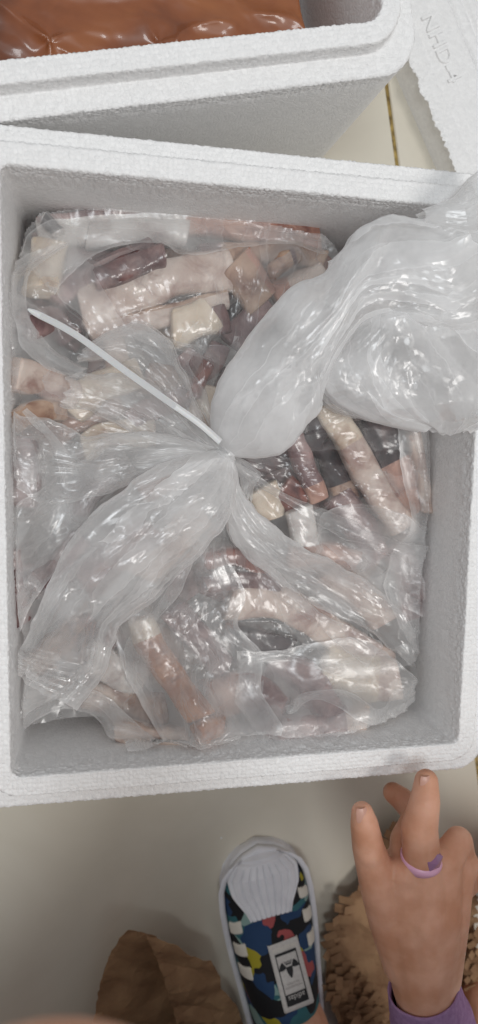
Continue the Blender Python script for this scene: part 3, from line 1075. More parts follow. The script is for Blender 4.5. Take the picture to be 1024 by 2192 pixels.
keep(gridmesh('film', np.stack([GX, GY, Z], -1), M['film'], attr=opb, mask=ins, fuv=np.stack([an * 0.11, rk * 0.36, rk * 0 + 0.3], -1)), bag)


def lobe(Lp, Rp, z, dome, op, nfold=7, amp=1.0, crum=1.0, seed=0, name='fold', mt='film', nu=110, nv=210, under=True, root=None, minclear=0.003, cling=False,
         lowfold=1.0):
    Lc, Rc = catmull(Lp, nv), catmull(Rp, nv)
    zc = np.interp(np.linspace(0, 1, nv), np.linspace(0, 1, len(z)), z)
    dc = np.interp(np.linspace(0, 1, nv), np.linspace(0, 1, len(np.atleast_1d(dome))), np.atleast_1d(dome)) if np.ndim(dome) else np.full(nv, dome)
    oc = np.interp(np.linspace(0, 1, nv), np.linspace(0, 1, len(np.atleast_1d(op))), np.atleast_1d(op)) if np.ndim(op) else np.full(nv, op)
    LW_ = np.array([Pin(a[0], a[1], q) for a, q in zip(Lc, zc)])
    RW_ = np.array([Pin(a[0], a[1], q) for a, q in zip(Rc, zc)])
    wid = np.linalg.norm(RW_ - LW_, axis=1)
    arc = np.r_[0, np.cumsum(np.linalg.norm(np.diff((LW_ + RW_) / 2, axis=0), axis=1))]
    u = np.linspace(0, 1, nu)
    U, Vv = np.meshgrid(u, arc)
    W_ = wid[:, None]
    B = LW_[:, None, :] * (1 - U[..., None]) + RW_[:, None, :] * U[..., None]
    # side direction in plan, for edge wander
    side = (RW_ - LW_) / (wid[:, None] + 1e-9)
    rnd = np.clip(1 - (2 * U - 1) ** 2, 0, 1) ** 0.6
    uw = U + vnoise(U * 2.0 + seed, Vv * 14, seed=300 + seed) * 0.10
    fr = lambda n_, s_, vs: (1 - np.abs(vnoise(uw * n_, Vv * vs, seed=s_ + seed * 7)) * 2.0)
    gat = np.clip(1.2 - Vv / 0.07, 0.25, 1)
    F = fr(nfold * 0.4, 310, 7) * W_ * 0.04 * lowfold + fr(nfold * 0.9, 311, 12) * W_ * 0.018 + fr(nfold * 2.0, 312, 20) * W_ * 0.006 * gat
    F = F * amp * np.clip(wid[:, None] / 0.02, 0.5, 1)
    x, y = B[..., 0], B[..., 1]
    mk_ = np.clip(vnoise(x * 18, y * 18, seed=320 + seed) * 2.6 + 0.45, 0.10, 1.25)
    # crumple in a frame that runs with the fold
    cu, cv = U * W_ * 1.25, Vv * 0.8
    C_ = facet(cu * 42, cv * 26, 330 + seed) * 0.0024 + facet(cu * 95, cv * 60, 340 + seed) * 0.0010 + facet(cu * 180, cv * 120, 350 + seed) * 0.00015
    ef = np.clip(np.minimum(U, 1 - U) / 0.05, 0, 1)
    ends = np.clip((arc[-1] - Vv) / 0.006, 0, 1)
    wander = (vnoise(Vv * 55, U * 0 + 3, seed=360 + seed) * 0.0022 + vnoise(Vv * 140, U * 0, seed=361 + seed) * 0.0009) * np.clip(W_ / 0.02, 0, 1)
    lw = np.where(U < 0.5, -1, 1) * np.clip(np.abs(2 * U - 1) * 1.6 - 0.6, 0, 1)
    B = B + side[:, None, :] * (wander * lw)[..., None]
    ex = vnoise(U * 3, Vv * 0 + 5, seed=365 + seed) * 0.008 + vnoise(U * 9, Vv * 0, seed=366 + seed) * 0.0016
    vd = np.gradient((LW_ + RW_) / 2, axis=0)
    vd /= np.linalg.norm(vd, axis=1, keepdims=True) + 1e-9
    B = B + vd[:, None, :] * (ex * np.clip(1 - (arc[-1] - Vv) / 0.03, 0, 1))[..., None]
    T = B.copy()
    T[..., 2] += rnd * dc[:, None] + (F + C_ * crum * mk_) * (0.25 + 0.75 * ef)
    lowz = T[..., 2] < H - 0.004
    T[..., 0] = np.where(lowz, np.clip(T[..., 0], 0.0035, 0.3345), T[..., 0])
    T[..., 1] = np.where(lowz, np.clip(T[..., 1], 0.0035, 0.4045), T[..., 1])
    floor_ = sampleDR(T[..., 0], T[..., 1])
    if cling:
        T[..., 2] = floor_ + 0.0012 + (F * 0.55 + C_ * crum * mk_) * (0.3 + 0.7 * ef) + (rnd ** 1.6) * dc[:, None]
    inb = (T[..., 0] < 0.3355) & (T[..., 0] > 0.003) & (T[..., 1] > 0.003) & (T[..., 1] < 0.405)
    # over a foam rim the film lies on the rim
    rimz = np.where((T[..., 0] > 0.340) & (T[..., 1] > -0.03) & (T[..., 1] < 0.44), H + 0.002, 0.0)
    T[..., 2] = np.maximum(T[..., 2], np.where(inb, floor_ + minclear + 0.3 * (F + C_ * crum * mk_), rimz))
    oo = np.repeat(oc[:, None] * (1.3 if mt == 'film' else 1.0), nu, 1) * (0.8 + 0.4 * np.clip(vnoise(x * 30, y * 30, seed=370 + seed) + .5, 0, 1))
    oo = oo * (1 + 1.3 * np.exp(-np.minimum(U, 1 - U) / 0.025) + 1.0 * np.exp(-(arc[-1] - Vv) / 0.004))
    tgt = root or bag
    mw_ = 0.5 * W_ + 0.5 * wid.mean()
    FU = np.stack([(uw - 0.5) * mw_, Vv * 0.5, U * 0 + seed], -1)
    keep(gridmesh(name, T, M[mt], attr=np.clip(oo, 0.02, 0.97), fuv=FU), tgt)
    if under:
        Bm = T.copy()
        sm = T[..., 2].copy()
        for _ in range(10):
            sm[1:-1, 1:-1] = (sm[:-2, 1:-1] + sm[2:, 1:-1] + sm[1:-1, :-2] + sm[1:-1, 2:]) / 4
        base_ = np.where(inb, floor_ + 0.0008, rimz - 0.0012)
        Bm[..., 2] = np.minimum(sm * 0.45 + np.maximum(base_, sm - 0.02) * 0.55, T[..., 2] - 0.0004)
        keep(gridmesh(name, Bm[:, ::-1][::2, ::2], M[mt], attr=np.clip(oo[:, ::-1][::2, ::2], 0.02, 0.97), fuv=(FU[:, ::-1][::2, ::2] + [0.3, 0.1, 1.0])), tgt)


# soft outer sheet of the bag over the back strips, and its rolled edge at the left wall
lobe([(45, 560), (60, 500), (120, 470), (230, 455), (350, 450), (480, 465), (600, 485), (690, 510)],
     [(120, 640), (160, 580), (230, 530), (320, 520), (400, 545), (500, 530), (600, 520), (700, 545)],
     [.142, .146, .148, .148, .148, .148, .146, .140], 0.004, .17, nfold=4, amp=.35, crum=.25, seed=1, cling=True, mt='film_soft', under=False, name='film_sheet')
lobe([(60, 545), (18, 600), (16, 650), (40, 700), (55, 750), (100, 790), (160, 810)],
     [(150, 520), (80, 570), (62, 620), (66, 680), (100, 735), (140, 765), (190, 790)],
     [.146, .150, .152, .152, .150, .148, .146], 0.006, .16, nfold=4, amp=.5, crum=.3, seed=2, mt='film_soft', name='rolled_edge')
# folds left of the knot
lobe([(468, 955), (425, 925), (370, 880), (320, 830), (270, 800), (215, 800), (160, 800)],
     [(470, 968), (425, 960), (370, 945), (300, 930), (240, 905), (190, 880), (130, 870)],
     [.170, .168, .162, .158, .154, .152, .148], 0.006, [.35, .24, .17, .14, .12, .10], nfold=9, seed=3)
lobe([(468, 952), (440, 905), (415, 850), (395, 790), (360, 725), (300, 690), (240, 705), (190, 735)],
     [(462, 966), (425, 935), (385, 895), (345, 850), (300, 805), (260, 775), (215, 770), (165, 775)],
     [.170, .168, .166, .164, .160, .158, .154, .150], 0.008, [.3, .2, .16, .15, .15, .17, .13], nfold=8, seed=4)
lobe([(455, 965), (400, 940), (330, 925), (250, 925), (195, 935), (165, 925), (120, 900), (60, 890), (20, 880)],
     [(462, 985), (400, 1000), (330, 1030), (260, 1045), (215, 1060), (170, 1070), (120, 1080), (70, 1060), (20, 1010)],
     [.172, .170, .166, .162, .160, .156, .154, .150, .148], 0.008, [.4, .28, .22, .18, .14, .12, .10, .1, .1], nfold=10, seed=5)
lobe([(250, 935), (210, 945), (180, 985), (140, 1000), (100, 1040), (60, 1060), (25, 1090)],
     [(300, 1020), (240, 1060), (200, 1120), (150, 1180), (110, 1230), (70, 1290), (45, 1350)],
     [.166, .166, .164, .160, .156, .152, .146], 0.008, [.14, .14, .13, .13, .12, .12, .14], nfold=7, seed=6, cling=True, name='film_sheet')
# the big fold falling to the lower left
lobe([(458, 962), (400, 975), (330, 1000), (265, 1045), (205, 1095), (165, 1135), (125, 1200), (95, 1270), (72, 1330), (40, 1395), (18, 1435)],
     [(500, 985), (508, 1035), (495, 1100), (460, 1155), (420, 1195), (370, 1245), (325, 1292), (262, 1335), (245, 1370), (225, 1440), (165, 1520)],
     [.174, .180, .185, .187, .187, .186, .184, .180, .176, .170, .160], [.006, .012, .014, .014, .014, .014, .012, .010, .008, .006, .004],
     [.62, .46, .34, .28, .25, .23, .22, .22, .22, .22, .22], nfold=9, amp=.9, crum=1.2, seed=7, nu=170, nv=320, name='large_fold')
# folds to the lower right
lobe([(502, 985), (520, 1050), (570, 1110), (640, 1165), (720, 1205), (800, 1255), (870, 1320), (898, 1395)],
     [(486, 992), (478, 1070), (492, 1140), (540, 1205), (620, 1260), (700, 1310), (790, 1350), (870, 1420)],
     [.176, .172, .166, .160, .156, .152, .148, .142], [.006, .007, .006, .006, .005, .004, .004, .003], [.50, .40, .30, .24, .18, .14, .12, .12], nfold=8, seed=8)
lobe([(500, 975), (530, 990), (560, 1015), (545, 1040), (540, 1070)],
     [(500, 990), (510, 1010), (515, 1035), (520, 1060), (525, 1075)],
     [.172, .166, .162, .160, .158], 0.003, .16, nfold=4, seed=9, nu=60, nv=80)
# loose film in the lower left and middle
lobe([(470, 1150), (400, 1215), (330, 1285), (262, 1335), (250, 1390), (272, 1455), (320, 1530), (385, 1590)],
     [(500, 1130), (500, 1200), (535, 1280), (520, 1350), (575, 1420), (560, 1480), (585, 1540), (490, 1602)],
     [.166, .166, .164, .160, .158, .156, .152, .142], 0.006, [.16, .13, .12, .12, .12, .13, .15], nfold=8, amp=.8, crum=1.1, seed=10, cling=True, name='film_sheet', nu=150)
lobe([(60, 1420), (90, 1450), (150, 1470), (210, 1490), (280, 1530), (340, 1560), (400, 1590)],
     [(45, 1560), (80, 1540), (140, 1530), (200, 1545), (270, 1580), (330, 1590), (400, 1605)],
     [.148, .150, .152, .152, .150, .148, .142], 0.004, .15, nfold=5, seed=11, cling=True)
lobe([(520, 1400), (600, 1400), (680, 1380), (760, 1370), (830, 1400), (880, 1440)],
     [(500, 1500), (560, 1560), (660, 1590), (740, 1575), (820, 1550), (885, 1500)],
     [.150, .150, .150, .152, .152, .142], 0.004, .14, nfold=6, amp=.6, crum=1.0, seed=12, cling=True, mt='film_soft', name='film_sheet', nu=150)
lobe([(860, 905), (870, 1000), (880, 1100), (850, 1180), (830, 1260), (860, 1350)],
     [(930, 915), (928, 1000), (922, 1110), (912, 1200), (905, 1300), (896, 1400)],
     [.150, .152, .150, .148, .146, .142], 0.002, .22, nfold=3, amp=.5, crum=.4, seed=13, cling=True, mt='film_soft', under=False, name='film_sheet')
lobe([(700, 1100), (760, 1080), (830, 1090), (880, 1110), (915, 1130)],
     [(640, 1200), (720, 1240), (800, 1270), (860, 1300), (905, 1320)],
     [.152, .152, .150, .148, .142], 0.003, .20, nfold=5, amp=.6, crum=.7, seed=14, cling=True, mt='film_soft', under=False, name='film_sheet')

# gathered neck and the loose mouth of the bag, thrown over the right rim
lobe([(468, 955), (455, 905), (460, 845), (495, 775), (555, 690), (625, 615), (695, 582), (733, 535), (765, 492), (830, 462), (900, 466), (955, 440), (985, 400), (1030, 360), (1090, 320)],
     [(500, 978), (560, 980), (610, 968), (650, 920), (686, 882), (690, 850), (715, 780), (770, 700), (850, 700), (920, 720), (980, 720), (1040, 700), (1080, 690), (1120, 680), (1160, 660)],
     [.176, .184, .192, .200, .206, .210, .214, .217, .220, .222, .225, .228, .230, .232, .232], [.006, .014, .018, .02, .02, .018, .018, .018, .018, .018, .016, .014, .012, .012, .01],
     [  .9, .85, .78, .72, .66, .62, .6, .6, .6, .6, .6, .6, .6, .6, .6], nfold=9, amp=.42, crum=1.7, seed=15, nu=210, nv=420, mt='film_white', name='gathered_neck')
lobe([(800, 672), (748, 702), (708, 760), (692, 822), (720, 858), (765, 888), (830, 910), (905, 926)],
     [(860, 660), (940, 665), (1010, 680), (1075, 720), (1110, 780), (1110, 840), (1080, 890), (1010, 928)],
     [.216, .216, .214, .212, .211, .210, .208, .204], [.012, .018, .02, .02, .018, .016, .012, .004], [.55, .52, .5, .5, .5, .5, .5, .5], nfold=7, amp=.42, crum=1.7, seed=16,
     nu=200, nv=230, mt='film_white', name='bag_mouth')
lobe([(760, 760), (700, 800), (690, 850), (720, 880), (770, 895)],
     [(820, 790), (790, 830), (780, 860), (790, 885), (810, 905)],
     [.200, .198, .196, .196, .196], .004, .2, nfold=5, seed=17, nu=80, nv=90)
lobe([(700, 560), (780, 520), (860, 520), (930, 500), (1000, 470), (1080, 440)],
     [(690, 650), (780, 680), (860, 690), (940, 690), (1010, 680), (1090, 660)],
     [.208, .206, .206, .208, .212, .214], .004, .45, nfold=5, seed=18, mt='film_white', under=False)
lobe([(900, 450), (940, 435), (975, 420), (1000, 392), (1030, 375)],
     [(905, 480), (950, 500), (1000, 520), (1050, 520), (1100, 500)],
     [.230, .236, .240, .246, .246], .006, .30, nfold=6, seed=19, mt='film_white')

# small crushed fold of clear film at the bottom edge
lobe([(268, 1590), (290, 1575), (320, 1565), (345, 1578)], [(275, 1607), (300, 1605), (325, 1598), (345, 1590)],
     [.152, .154, .154, .152], .003, .35, nfold=6, seed=20, nu=50, nv=70)


# thin cords of film pulled tight toward the knot
CORD = [[(490, 985), (600, 1060), (760, 1140), (905, 1195)], [(486, 995), (540, 1180), (650, 1300), (800, 1400)],
        [(462, 965), (330, 940), (190, 960), (60, 1010)], [(468, 952), (430, 850), (390, 770), (440, 700)], [(478, 1005), (380, 1250), (300, 1360), (290, 1480)],
        [(520, 1420), (620, 1410), (760, 1430), (890, 1400)], [(260, 700), (380, 740), (480, 760), (520, 740)], [(60, 880), (120, 950), (150, 1040), (120, 1130)],
        [(600, 1500), (700, 1480), (800, 1520), (870, 1500)]]
for k, c in enumerate(CORD):
    cc = catmull(c, 9)
    tg_ = np.gradient(cc, axis=0)
    nrm = np.stack([tg_[:, 1], -tg_[:, 0]], 1) / np.linalg.norm(tg_, axis=1, keepdims=True)
    wv = np.linspace(5, 24, 9) * (1 + .3 * np.sin(np.arange(9) * 1.7 + k))
    zz_ = np.linspace(.166, .146, 9) if k < 5 else np.full(9, .148)
    lobe(cc + nrm * wv[:, None], cc - nrm * wv[:, None], list(zz_), 0.0022, [.30, .26, .22, .20, .17, .14, .12, .10, .08], nfold=4, amp=1.0, crum=.7, seed=40 + k, nu=40, nv=190,
         cling=k >= 5, under=False, name='film_crease')

# the knot: bunched film squeezed by the tie
bm = bmesh.new()
bmesh.ops.create_icosphere(bm, subdivisions=5, radius=1)
for v in bm.verts:
    a = math.atan2(v.co.y, v.co.x)
    k = 1 + 0.10 * math.sin(a * 9) + 0.06 * math.sin(a * 17 + 1)
    v.co = Vector((v.co.x * 0.0085 * k, v.co.y * 0.0075 * k, v.co.z * 0.0085))
me = bpy.data.meshes.new('knot')
bm.to_mesh(me)
bm.free()
kn = fin('knot', me, M['film_white'], attr=np.full(len(me.vertices), 0.8), fuv=np.array([(math.atan2(v.co.y, v.co.x) * .01, v.co.z * .4, 0) for v in me.vertices]))
kn.location = knot + np.array([0, 0, 0.004])
kn.rotation_euler = (0, 0, 0.5)
keep(kn, bag)

# cable tie
tie = empty('cable_tie', tuple(knot), label='long white nylon cable tie knotted at the neck of the bag', cat='cable tie')
tp = catmull(np.array([P(472, 946, .188), P(425, 905, .192), P(350, 852, .192), P(255, 784, .190), P(155, 712, .184), P(60, 662, .178)]), 90)
tg = np.gradient(tp, axis=0)
tg /= np.linalg.norm(tg, axis=1, keepdims=True)
sd_ = np.cross(tg, [0, 0, 1.0])
sd_ /= np.linalg.norm(sd_, axis=1, keepdims=True)
nn = np.cross(sd_, tg)
wd = np.full(90, 0.0023)
wd[-6:] = [0.0023, 0.0022, 0.0021, 0.0018, 0.0013, 0.0006]
ring = []
for i in range(90):
    a, c, hw = sd_[i], nn[i], wd[i]
    ring.append([tp[i] + a * hw * x_ + c * z_ for x_, z_ in ((-1, -.0006), (1, -.0006), (1, .0005), (.82, .0009), (.74, .0004), (-.74, .0004), (-.82, .0009), (-1, .0005))])
keep(gridmesh('strap', np.array(ring), M['tie'], closed_u=True, smooth=False), tie)
vs, fs = [], []
for i in range(170):
    t_ = 30 + i * (54 / 170)
    k = int(t_)
    f_ = t_ - k
    c = tp[k] * (1 - f_) + tp[k + 1] * f_ + nn[k] * 0.0004
    n0 = len(vs)
    for x_ in (-.72, .72):
        vs += [c + sd_[k] * wd[k] * x_ - tg[k] * .0003, c + sd_[k] * wd[k] * x_ + nn[k] * .0005, c + sd_[k] * wd[k] * x_ + tg[k] * .0003]
    fs += [(n0, n0 + 3, n0 + 4, n0 + 1), (n0 + 1, n0 + 4, n0 + 5, n0 + 2)]
tag(keep(mesh('teeth', vs, fs, M['tie'], smooth=False), tie), kind='stuff')
lp = []
for a in np.linspace(0, 2 * np.pi, 48, endpoint=False):
    c = knot + np.array([0.0072 * math.cos(a) * 0.9, 0.0072 * math.sin(a), 0.0 + 0.002 * math.cos(a)])
    o_ = np.array([math.cos(a), math.sin(a), 0])
    lp.append([c + o_ * .0006 - np.array([0, 0, .0022]), c + o_ * .0006 + np.array([0, 0, .0022]), c - o_ * .0006 + np.array([0, 0, .0022]), c - o_ * .0006 - np.array([0, 0, .0022])])
lp.append(lp[0])
keep(gridmesh('loop', np.array(lp), M['tie'], closed_u=True, smooth=False), tie)
#MORE
# ------------------------------------------------------------------ bodies: tapered limbs merged into one skin


def limb(bm, p0, p1, r0, r1, seg=16, flat=1.0, up=None):
    p0, p1 = np.array(p0, float), np.array(p1, float)
    ax = p1 - p0
    ln = np.linalg.norm(ax)
    ax = ax / ln
    ref = np.array([0, 0, 1.0]) if abs(ax[2]) < 0.95 else np.array([0, 1.0, 0])
    s_ = np.cross(ax, ref)
    s_ /= np.linalg.norm(s_)
    t_ = np.cross(s_, ax)
    prof = []
    for a in np.linspace(-90, 0, 6):
        prof.append((p0 + ax * r0 * math.sin(R(a)), r0 * math.cos(R(a))))
    for a in np.linspace(0, 90, 6):
        prof.append((p1 + ax * r1 * math.sin(R(a)), r1 * math.cos(R(a))))
    rings = []
    for c, r_ in prof:
        r_ = max(r_, 1e-5)
        rings.append([bm.verts.new(c + s_ * r_ * math.cos(a) + t_ * r_ * flat * math.sin(a)) for a in np.linspace(0, 2 * math.pi, seg, endpoint=False)])
    for A, B_ in zip(rings[:-1], rings[1:]):
        for j in range(seg):
            bm.faces.new((A[j], A[(j + 1) % seg], B_[(j + 1) % seg], B_[j]))
    bm.faces.new(rings[0][::-1])
    bm.faces.new(rings[-1])


def skin_body(bm, voxel, material, name, smooth_it=6):
    me = bpy.data.meshes.new(name)
    bmesh.ops.recalc_face_normals(bm, faces=bm.faces)
    bm.to_mesh(me)
    bm.free()
    o = bpy.data.objects.new(name, me)
    COL.objects.link(o)
    r_ = o.modifiers.new('r', 'REMESH')
    r_.mode = 'VOXEL'
    r_.voxel_size = voxel
    s2 = o.modifiers.new('s', 'SMOOTH')
    s2.factor = 0.6
    s2.iterations = smooth_it
    dg = bpy.context.evaluated_depsgraph_get()
    m2 = bpy.data.meshes.new_from_object(o.evaluated_get(dg))
    bpy.data.objects.remove(o)
    m2.materials.clear()
    return fin(name, m2, material)


def PR(px, py, z, rp):
    """point and real radius for a radius in photo pixels"""
    p = P(px, py, z)
    return p, rp * np.linalg.norm(p - CP) / FPX * 0.97


bm = bmesh.new()


def chain(pts):
    q = [PR(*a) for a in pts]
    for (a, ra), (c, rc) in zip(q[:-1], q[1:]):
        limb(bm, a, c, ra, rc)


HZ = 0.222
wr = (906, 2105, HZ - .012, 56)
chain([wr, (875, 1960, HZ - .004, 48), (862, 1868, HZ, 33)])
chain([wr, (905, 1950, HZ, 52), (905, 1850, HZ + .004, 36)])
chain([wr, (930, 1950, HZ - .002, 50), (950, 1845, HZ, 34)])
chain([(930, 2080, HZ - .014, 48), (955, 1950, HZ - .008, 44), (982, 1868, HZ - .006, 30)])
chain([(870, 2060, HZ - .014, 44), (838, 1965, HZ - .010, 44), (812, 1890, HZ - .006, 39), (789, 1815, HZ - .002, 32), (780, 1762, HZ, 28), (776, 1740, HZ, 23)])   # thumb
chain([(905, 1855, HZ + .002, 37), (898, 1775, HZ + .012, 36), (910, 1715, HZ + .012, 30), (913, 1672, HZ + .008, 24)])    # pointing finger
chain([(868, 1860, HZ - .002, 30), (868, 1800, HZ - .022, 30), (895, 1745, HZ - .040, 27), (862, 1712, HZ - .052, 24), (842, 1697, HZ - .056, 21)])   # finger bent under it
chain([(950, 1850, HZ, 33), (982, 1800, HZ - .006, 27), (990, 1835, HZ - .026, 25), (965, 1870, HZ - .036, 23)])
chain([(984, 1872, HZ - .006, 29), (1000, 1850, HZ - .012, 24), (1002, 1890, HZ - .030, 22), (975, 1920, HZ - .034, 20)])
chain([(852, 1872, HZ - .006, 27), (842, 1842, HZ - .018, 22)])
for kx, ky, kr in ((870, 1874, 23), (905, 1864, 26), (946, 1866, 22), (792, 1822, 29)):
    c, rr_ = PR(kx, ky, HZ + .0052 if kx > 800 else HZ + .001, kr)
    limb(bm, c, c + np.array([0.0005, .004, 0]), rr_, rr_ * .9)
elbow = np.array([0.375, -0.40, 0.215])
wp, wrr = PR(*wr)
limb(bm, wp, elbow, wrr * 0.98, 0.031)
sh_ = np.array([0.40, -0.56, 0.40])
limb(bm, elbow, sh_, 0.031, 0.038)
# the rest of the crouching child, beyond the lower edge of the frame
sole0 = P(550, 1797, 0.0)
heel_ = P(604, 2120, 0.0)
hx = (heel_ - sole0)[:2]
hx = hx / np.linalg.norm(hx)
hy = np.array([-hx[1], hx[0]])            # to the viewer's right
if hy[0] < 0:
    hy = -hy
SO = np.array([sole0[0] - 0.003, sole0[1] + 0.002])


def SW(a, b_, z):      # shoe frame: a from the toe back, b across
    return np.array([SO[0] + hx[0] * a + hy[0] * b_, SO[1] + hx[1] * a + hy[1] * b_, z])


ank = SW(0.195, 0.006, 0.085)
knee = np.array([0.30, -0.55, 0.30])
limb(bm, SW(0.12, 0.004, 0.030), SW(0.185, 0.006, 0.050), 0.022, 0.030)
limb(bm, SW(0.182, 0.006, 0.052), ank, 0.031, 0.033)
limb(bm, ank, knee, 0.033, 0.046)
hip = np.array([0.34, -0.74, 0.16])
limb(bm, knee, hip, 0.048, 0.065)
knee2 = np.array([0.50, -0.60, 0.28])
limb(bm, hip + [0.09, 0, 0], knee2, 0.065, 0.048)
limb(bm, knee2, (0.50, -0.50, 0.04), 0.046, 0.030)
limb(bm, (0.50, -0.50, 0.03), (0.49, -0.40, 0.025), 0.026, 0.022)
limb(bm, hip, hip + [0.09, 0, 0], 0.075, 0.075)
limb(bm, hip + [0.045, 0, 0.03], (0.40, -0.64, 0.36), 0.085, 0.085)
limb(bm, (0.40, -0.64, 0.38), (0.40, -0.58, 0.50), 0.06, 0.03)
limb(bm, (0.40, -0.56, 0.58), (0.40, -0.60, 0.61), 0.070, 0.078)
limb(bm, (0.33, -0.62, 0.42), sh_, 0.045, 0.042)
limb(bm, (0.47, -0.62, 0.42), (0.52, -0.50, 0.32), 0.040, 0.03)
limb(bm, (0.52, -0.50, 0.32), (0.46, -0.44, 0.28), 0.030, 0.022)
child = empty('person', tuple(SW(0.12, 0, 0)), label='crouching child in a lilac sleeve reaching out beside the box, colourful shoe below', cat='person')
body = keep(skin_body(bm, 0.0017, M['skin'], 'body', 5), child)

# nails on the thumb and on the pointing finger


def nail(px, py, z, wpx, lpx, ang):
    c = P(px, py, z)
    n_ = 9
    V = []
    for i in np.linspace(-1, 1, n_):
        row = []
        for j in np.linspace(-1, 1, n_):
            rr_ = 1 - 0.22 * abs(i) ** 3
            x_, y_ = j * wpx * rr_ * .5 * .00033, i * lpx * .5 * .00033
            row.append([c[0] + x_ * math.cos(ang) - y_ * math.sin(ang), c[1] + x_ * math.sin(ang) + y_ * math.cos(ang), c[2] - 0.0016 * j * j - 0.0008 * max(i, 0) ** 2])
        V.append(row)
    return keep(gridmesh('nail', np.array(V), M['nail']), child)


nail(777, 1748, HZ + .0078, 27, 34, 0.08)
nail(913, 1676, HZ + .0156, 25, 26, 0.0)

# sleeve and trouser cuffs: knitted tubes with thickness and folds


def tube(name, p0, p1, r0, r1, material, n_=60, m_=64, cuff=0.02, seed=0, flat=1.0, bend=(0, 0, 0)):
    p0, p1 = np.array(p0, float), np.array(p1, float)
    ax = p1 - p0
    ln = np.linalg.norm(ax)
    ax /= ln
    s_ = np.cross(ax, [0, 0, 1.0])
    s_ /= np.linalg.norm(s_)
    t_ = np.cross(s_, ax)
    V = []
    an_ = np.linspace(0, 2 * np.pi, m_, endpoint=False)
    rows = [(0.012, -0.003), (0.003, -0.0026), (0.0, -0.0013), (0.0, 0.0)]
    rows += [(q * ln, 0.0) for q in np.linspace(0.01, 1, n_)]
    for d_, off in rows:
        k = d_ / ln
        r_ = r0 + (r1 - r0) * k + off
        r_ -= 0.0012 * math.exp(-((d_ - cuff) / 0.0015) ** 2)
        r_ += 0.0015 * (1 / (1 + math.exp(-(d_ - cuff) / 0.002)))
        wv = vnoise(np.cos(an_) * 1.5 + seed, np.sin(an_) * 1.5, np.full(m_, d_ * 45), seed=500 + seed) * 0.004 * min(1, 0.25 + d_ / 0.05)
        rib = 0.00025 * np.cos(an_ * 60) if d_ < cuff else 0
        rr_ = r_ + wv + rib
        V.append(p0 + ax * d_ + np.array(bend) * (k * (1 - k) * 4) + np.outer(np.cos(an_) * rr_, s_) + np.outer(np.sin(an_) * rr_ * flat, t_))
    return keep(gridmesh(name, np.array(V), material, closed_u=True), child)


c0_, _ = PR(908, 2122, HZ - .013, 10)
ea = elbow - c0_
tube('sleeve', c0_ - ea * 0.02 + [0, 0, 0.0], elbow + [0.0, -0.01, 0.0], 0.0285, 0.047, M['lilac'], seed=2)
tube('sleeve', elbow + [0, 0.012, 0], sh_, 0.044, 0.052, M['lilac'], n_=20, cuff=0.001, seed=5)
tube('trouser_leg', ank + (knee - ank) * 0.10, knee, 0.042, 0.058, M['lilac'], n_=30, seed=6)
# shirt over the torso
bs = bmesh.new()
limb(bs, hip + [0.045, 0, 0.02], (0.40, -0.64, 0.38), 0.098, 0.095)
limb(bs, (0.34, -0.63, 0.41), (0.46, -0.63, 0.41), 0.062, 0.062)
keep(skin_body(bs, 0.006, M['lilac'], 'shirt', 4), child)
bs = bmesh.new()
limb(bs, (0.40, -0.575, 0.595), (0.40, -0.625, 0.60), 0.074, 0.080)
M['hair'] = simple('black_hair', (0.01, 0.008, 0.007), rough=0.6)
keep(skin_body(bs, 0.006, M['hair'], 'hair', 4), child)

# toy ring
rc = P(902, 1838, HZ + .004)
fd = P(898, 1775, HZ + .010) - rc
fd /= np.linalg.norm(fd)
s_ = np.cross(fd, [0, 0, 1.0])
s_ /= np.linalg.norm(s_)
t_ = np.cross(s_, fd)
V = []
for a in np.linspace(0, 2 * np.pi, 49):
    rad = s_ * math.cos(a) + t_ * math.sin(a)
    c = rc + rad * 0.0142 - fd * 0.003 * math.cos(a)
    V.append([c + rad * x_ + fd * y_ for x_, y_ in ((-.0006, -.0034 - .003 * max(0, -math.cos(a))), (.0008, -.0030 - .003 * max(0, -math.cos(a))), (.0013, 0), (.0008, .0030), (-.0006, .0034))])
rg = keep(gridmesh('toy_ring', np.array(V), M['ring_pink'], closed_u=True), child)
m, nt, N, L, b = mat('clear_gem')
b.inputs['Base Color'].default_value = (0.55, 0.30, 0.52, 1)
b.inputs['Roughness'].default_value = 0.08
b.inputs['Transmission Weight'].default_value = 0.45
M['gem'] = m
bm = bmesh.new()
bmesh.ops.create_icosphere(bm, subdivisions=1, radius=0.0085)
for v in bm.verts:
    v.co.z *= 0.55
me = bpy.data.meshes.new('gem')
bm.to_mesh(me)
bm.free()
gm = fin('gem', me, M['gem'], smooth=False)
gm.location = P(928, 1842, HZ + .017)
gm.rotation_euler = (0.2, 0.2, 0.4)
gm.parent = rg
bpy.context.view_layer.update()
gm.matrix_parent_inverse = rg.matrix_world.inverted()

# ------------------------------------------------------------------ shoe
shoe = tag(bpy.data.objects.new('shoe', None))
COL.objects.link(shoe)
keep(shoe, child)
SLEN = 0.25


def swid(a):
    return np.interp(a, [0, .004, .010, .02, .035, .055, .08, .11, .15, .19, .23, .245, .25],
                     [.001, .0175, .0275, .0370, .0430, .0450, .0450, .0435, .040, .037, .032, .018, .001])


def shgt(a):
    return np.interp(a, [0, .006, .02, .04, .07, .10, .125, .15, .19, .235, .25],
                     [.020, .030, .037, .041, .048, .060, .071, .078, .076, .070, .060])


def upper(a, b_, off=0.0):
    """b_ is -1..1 across"""
    w_ = swid(a)
    x = np.clip(np.abs(b_), 0, 1)
    z = 0.018 + (shgt(a) - 0.018) * np.clip(1 - x ** 2.5, 0, 1) ** 0.55
    return SO[0] + hx[0] * a + hy[0] * b_ * (w_ + off * x), SO[1] + hx[1] * a + hy[1] * b_ * (w_ + off * x), z + off


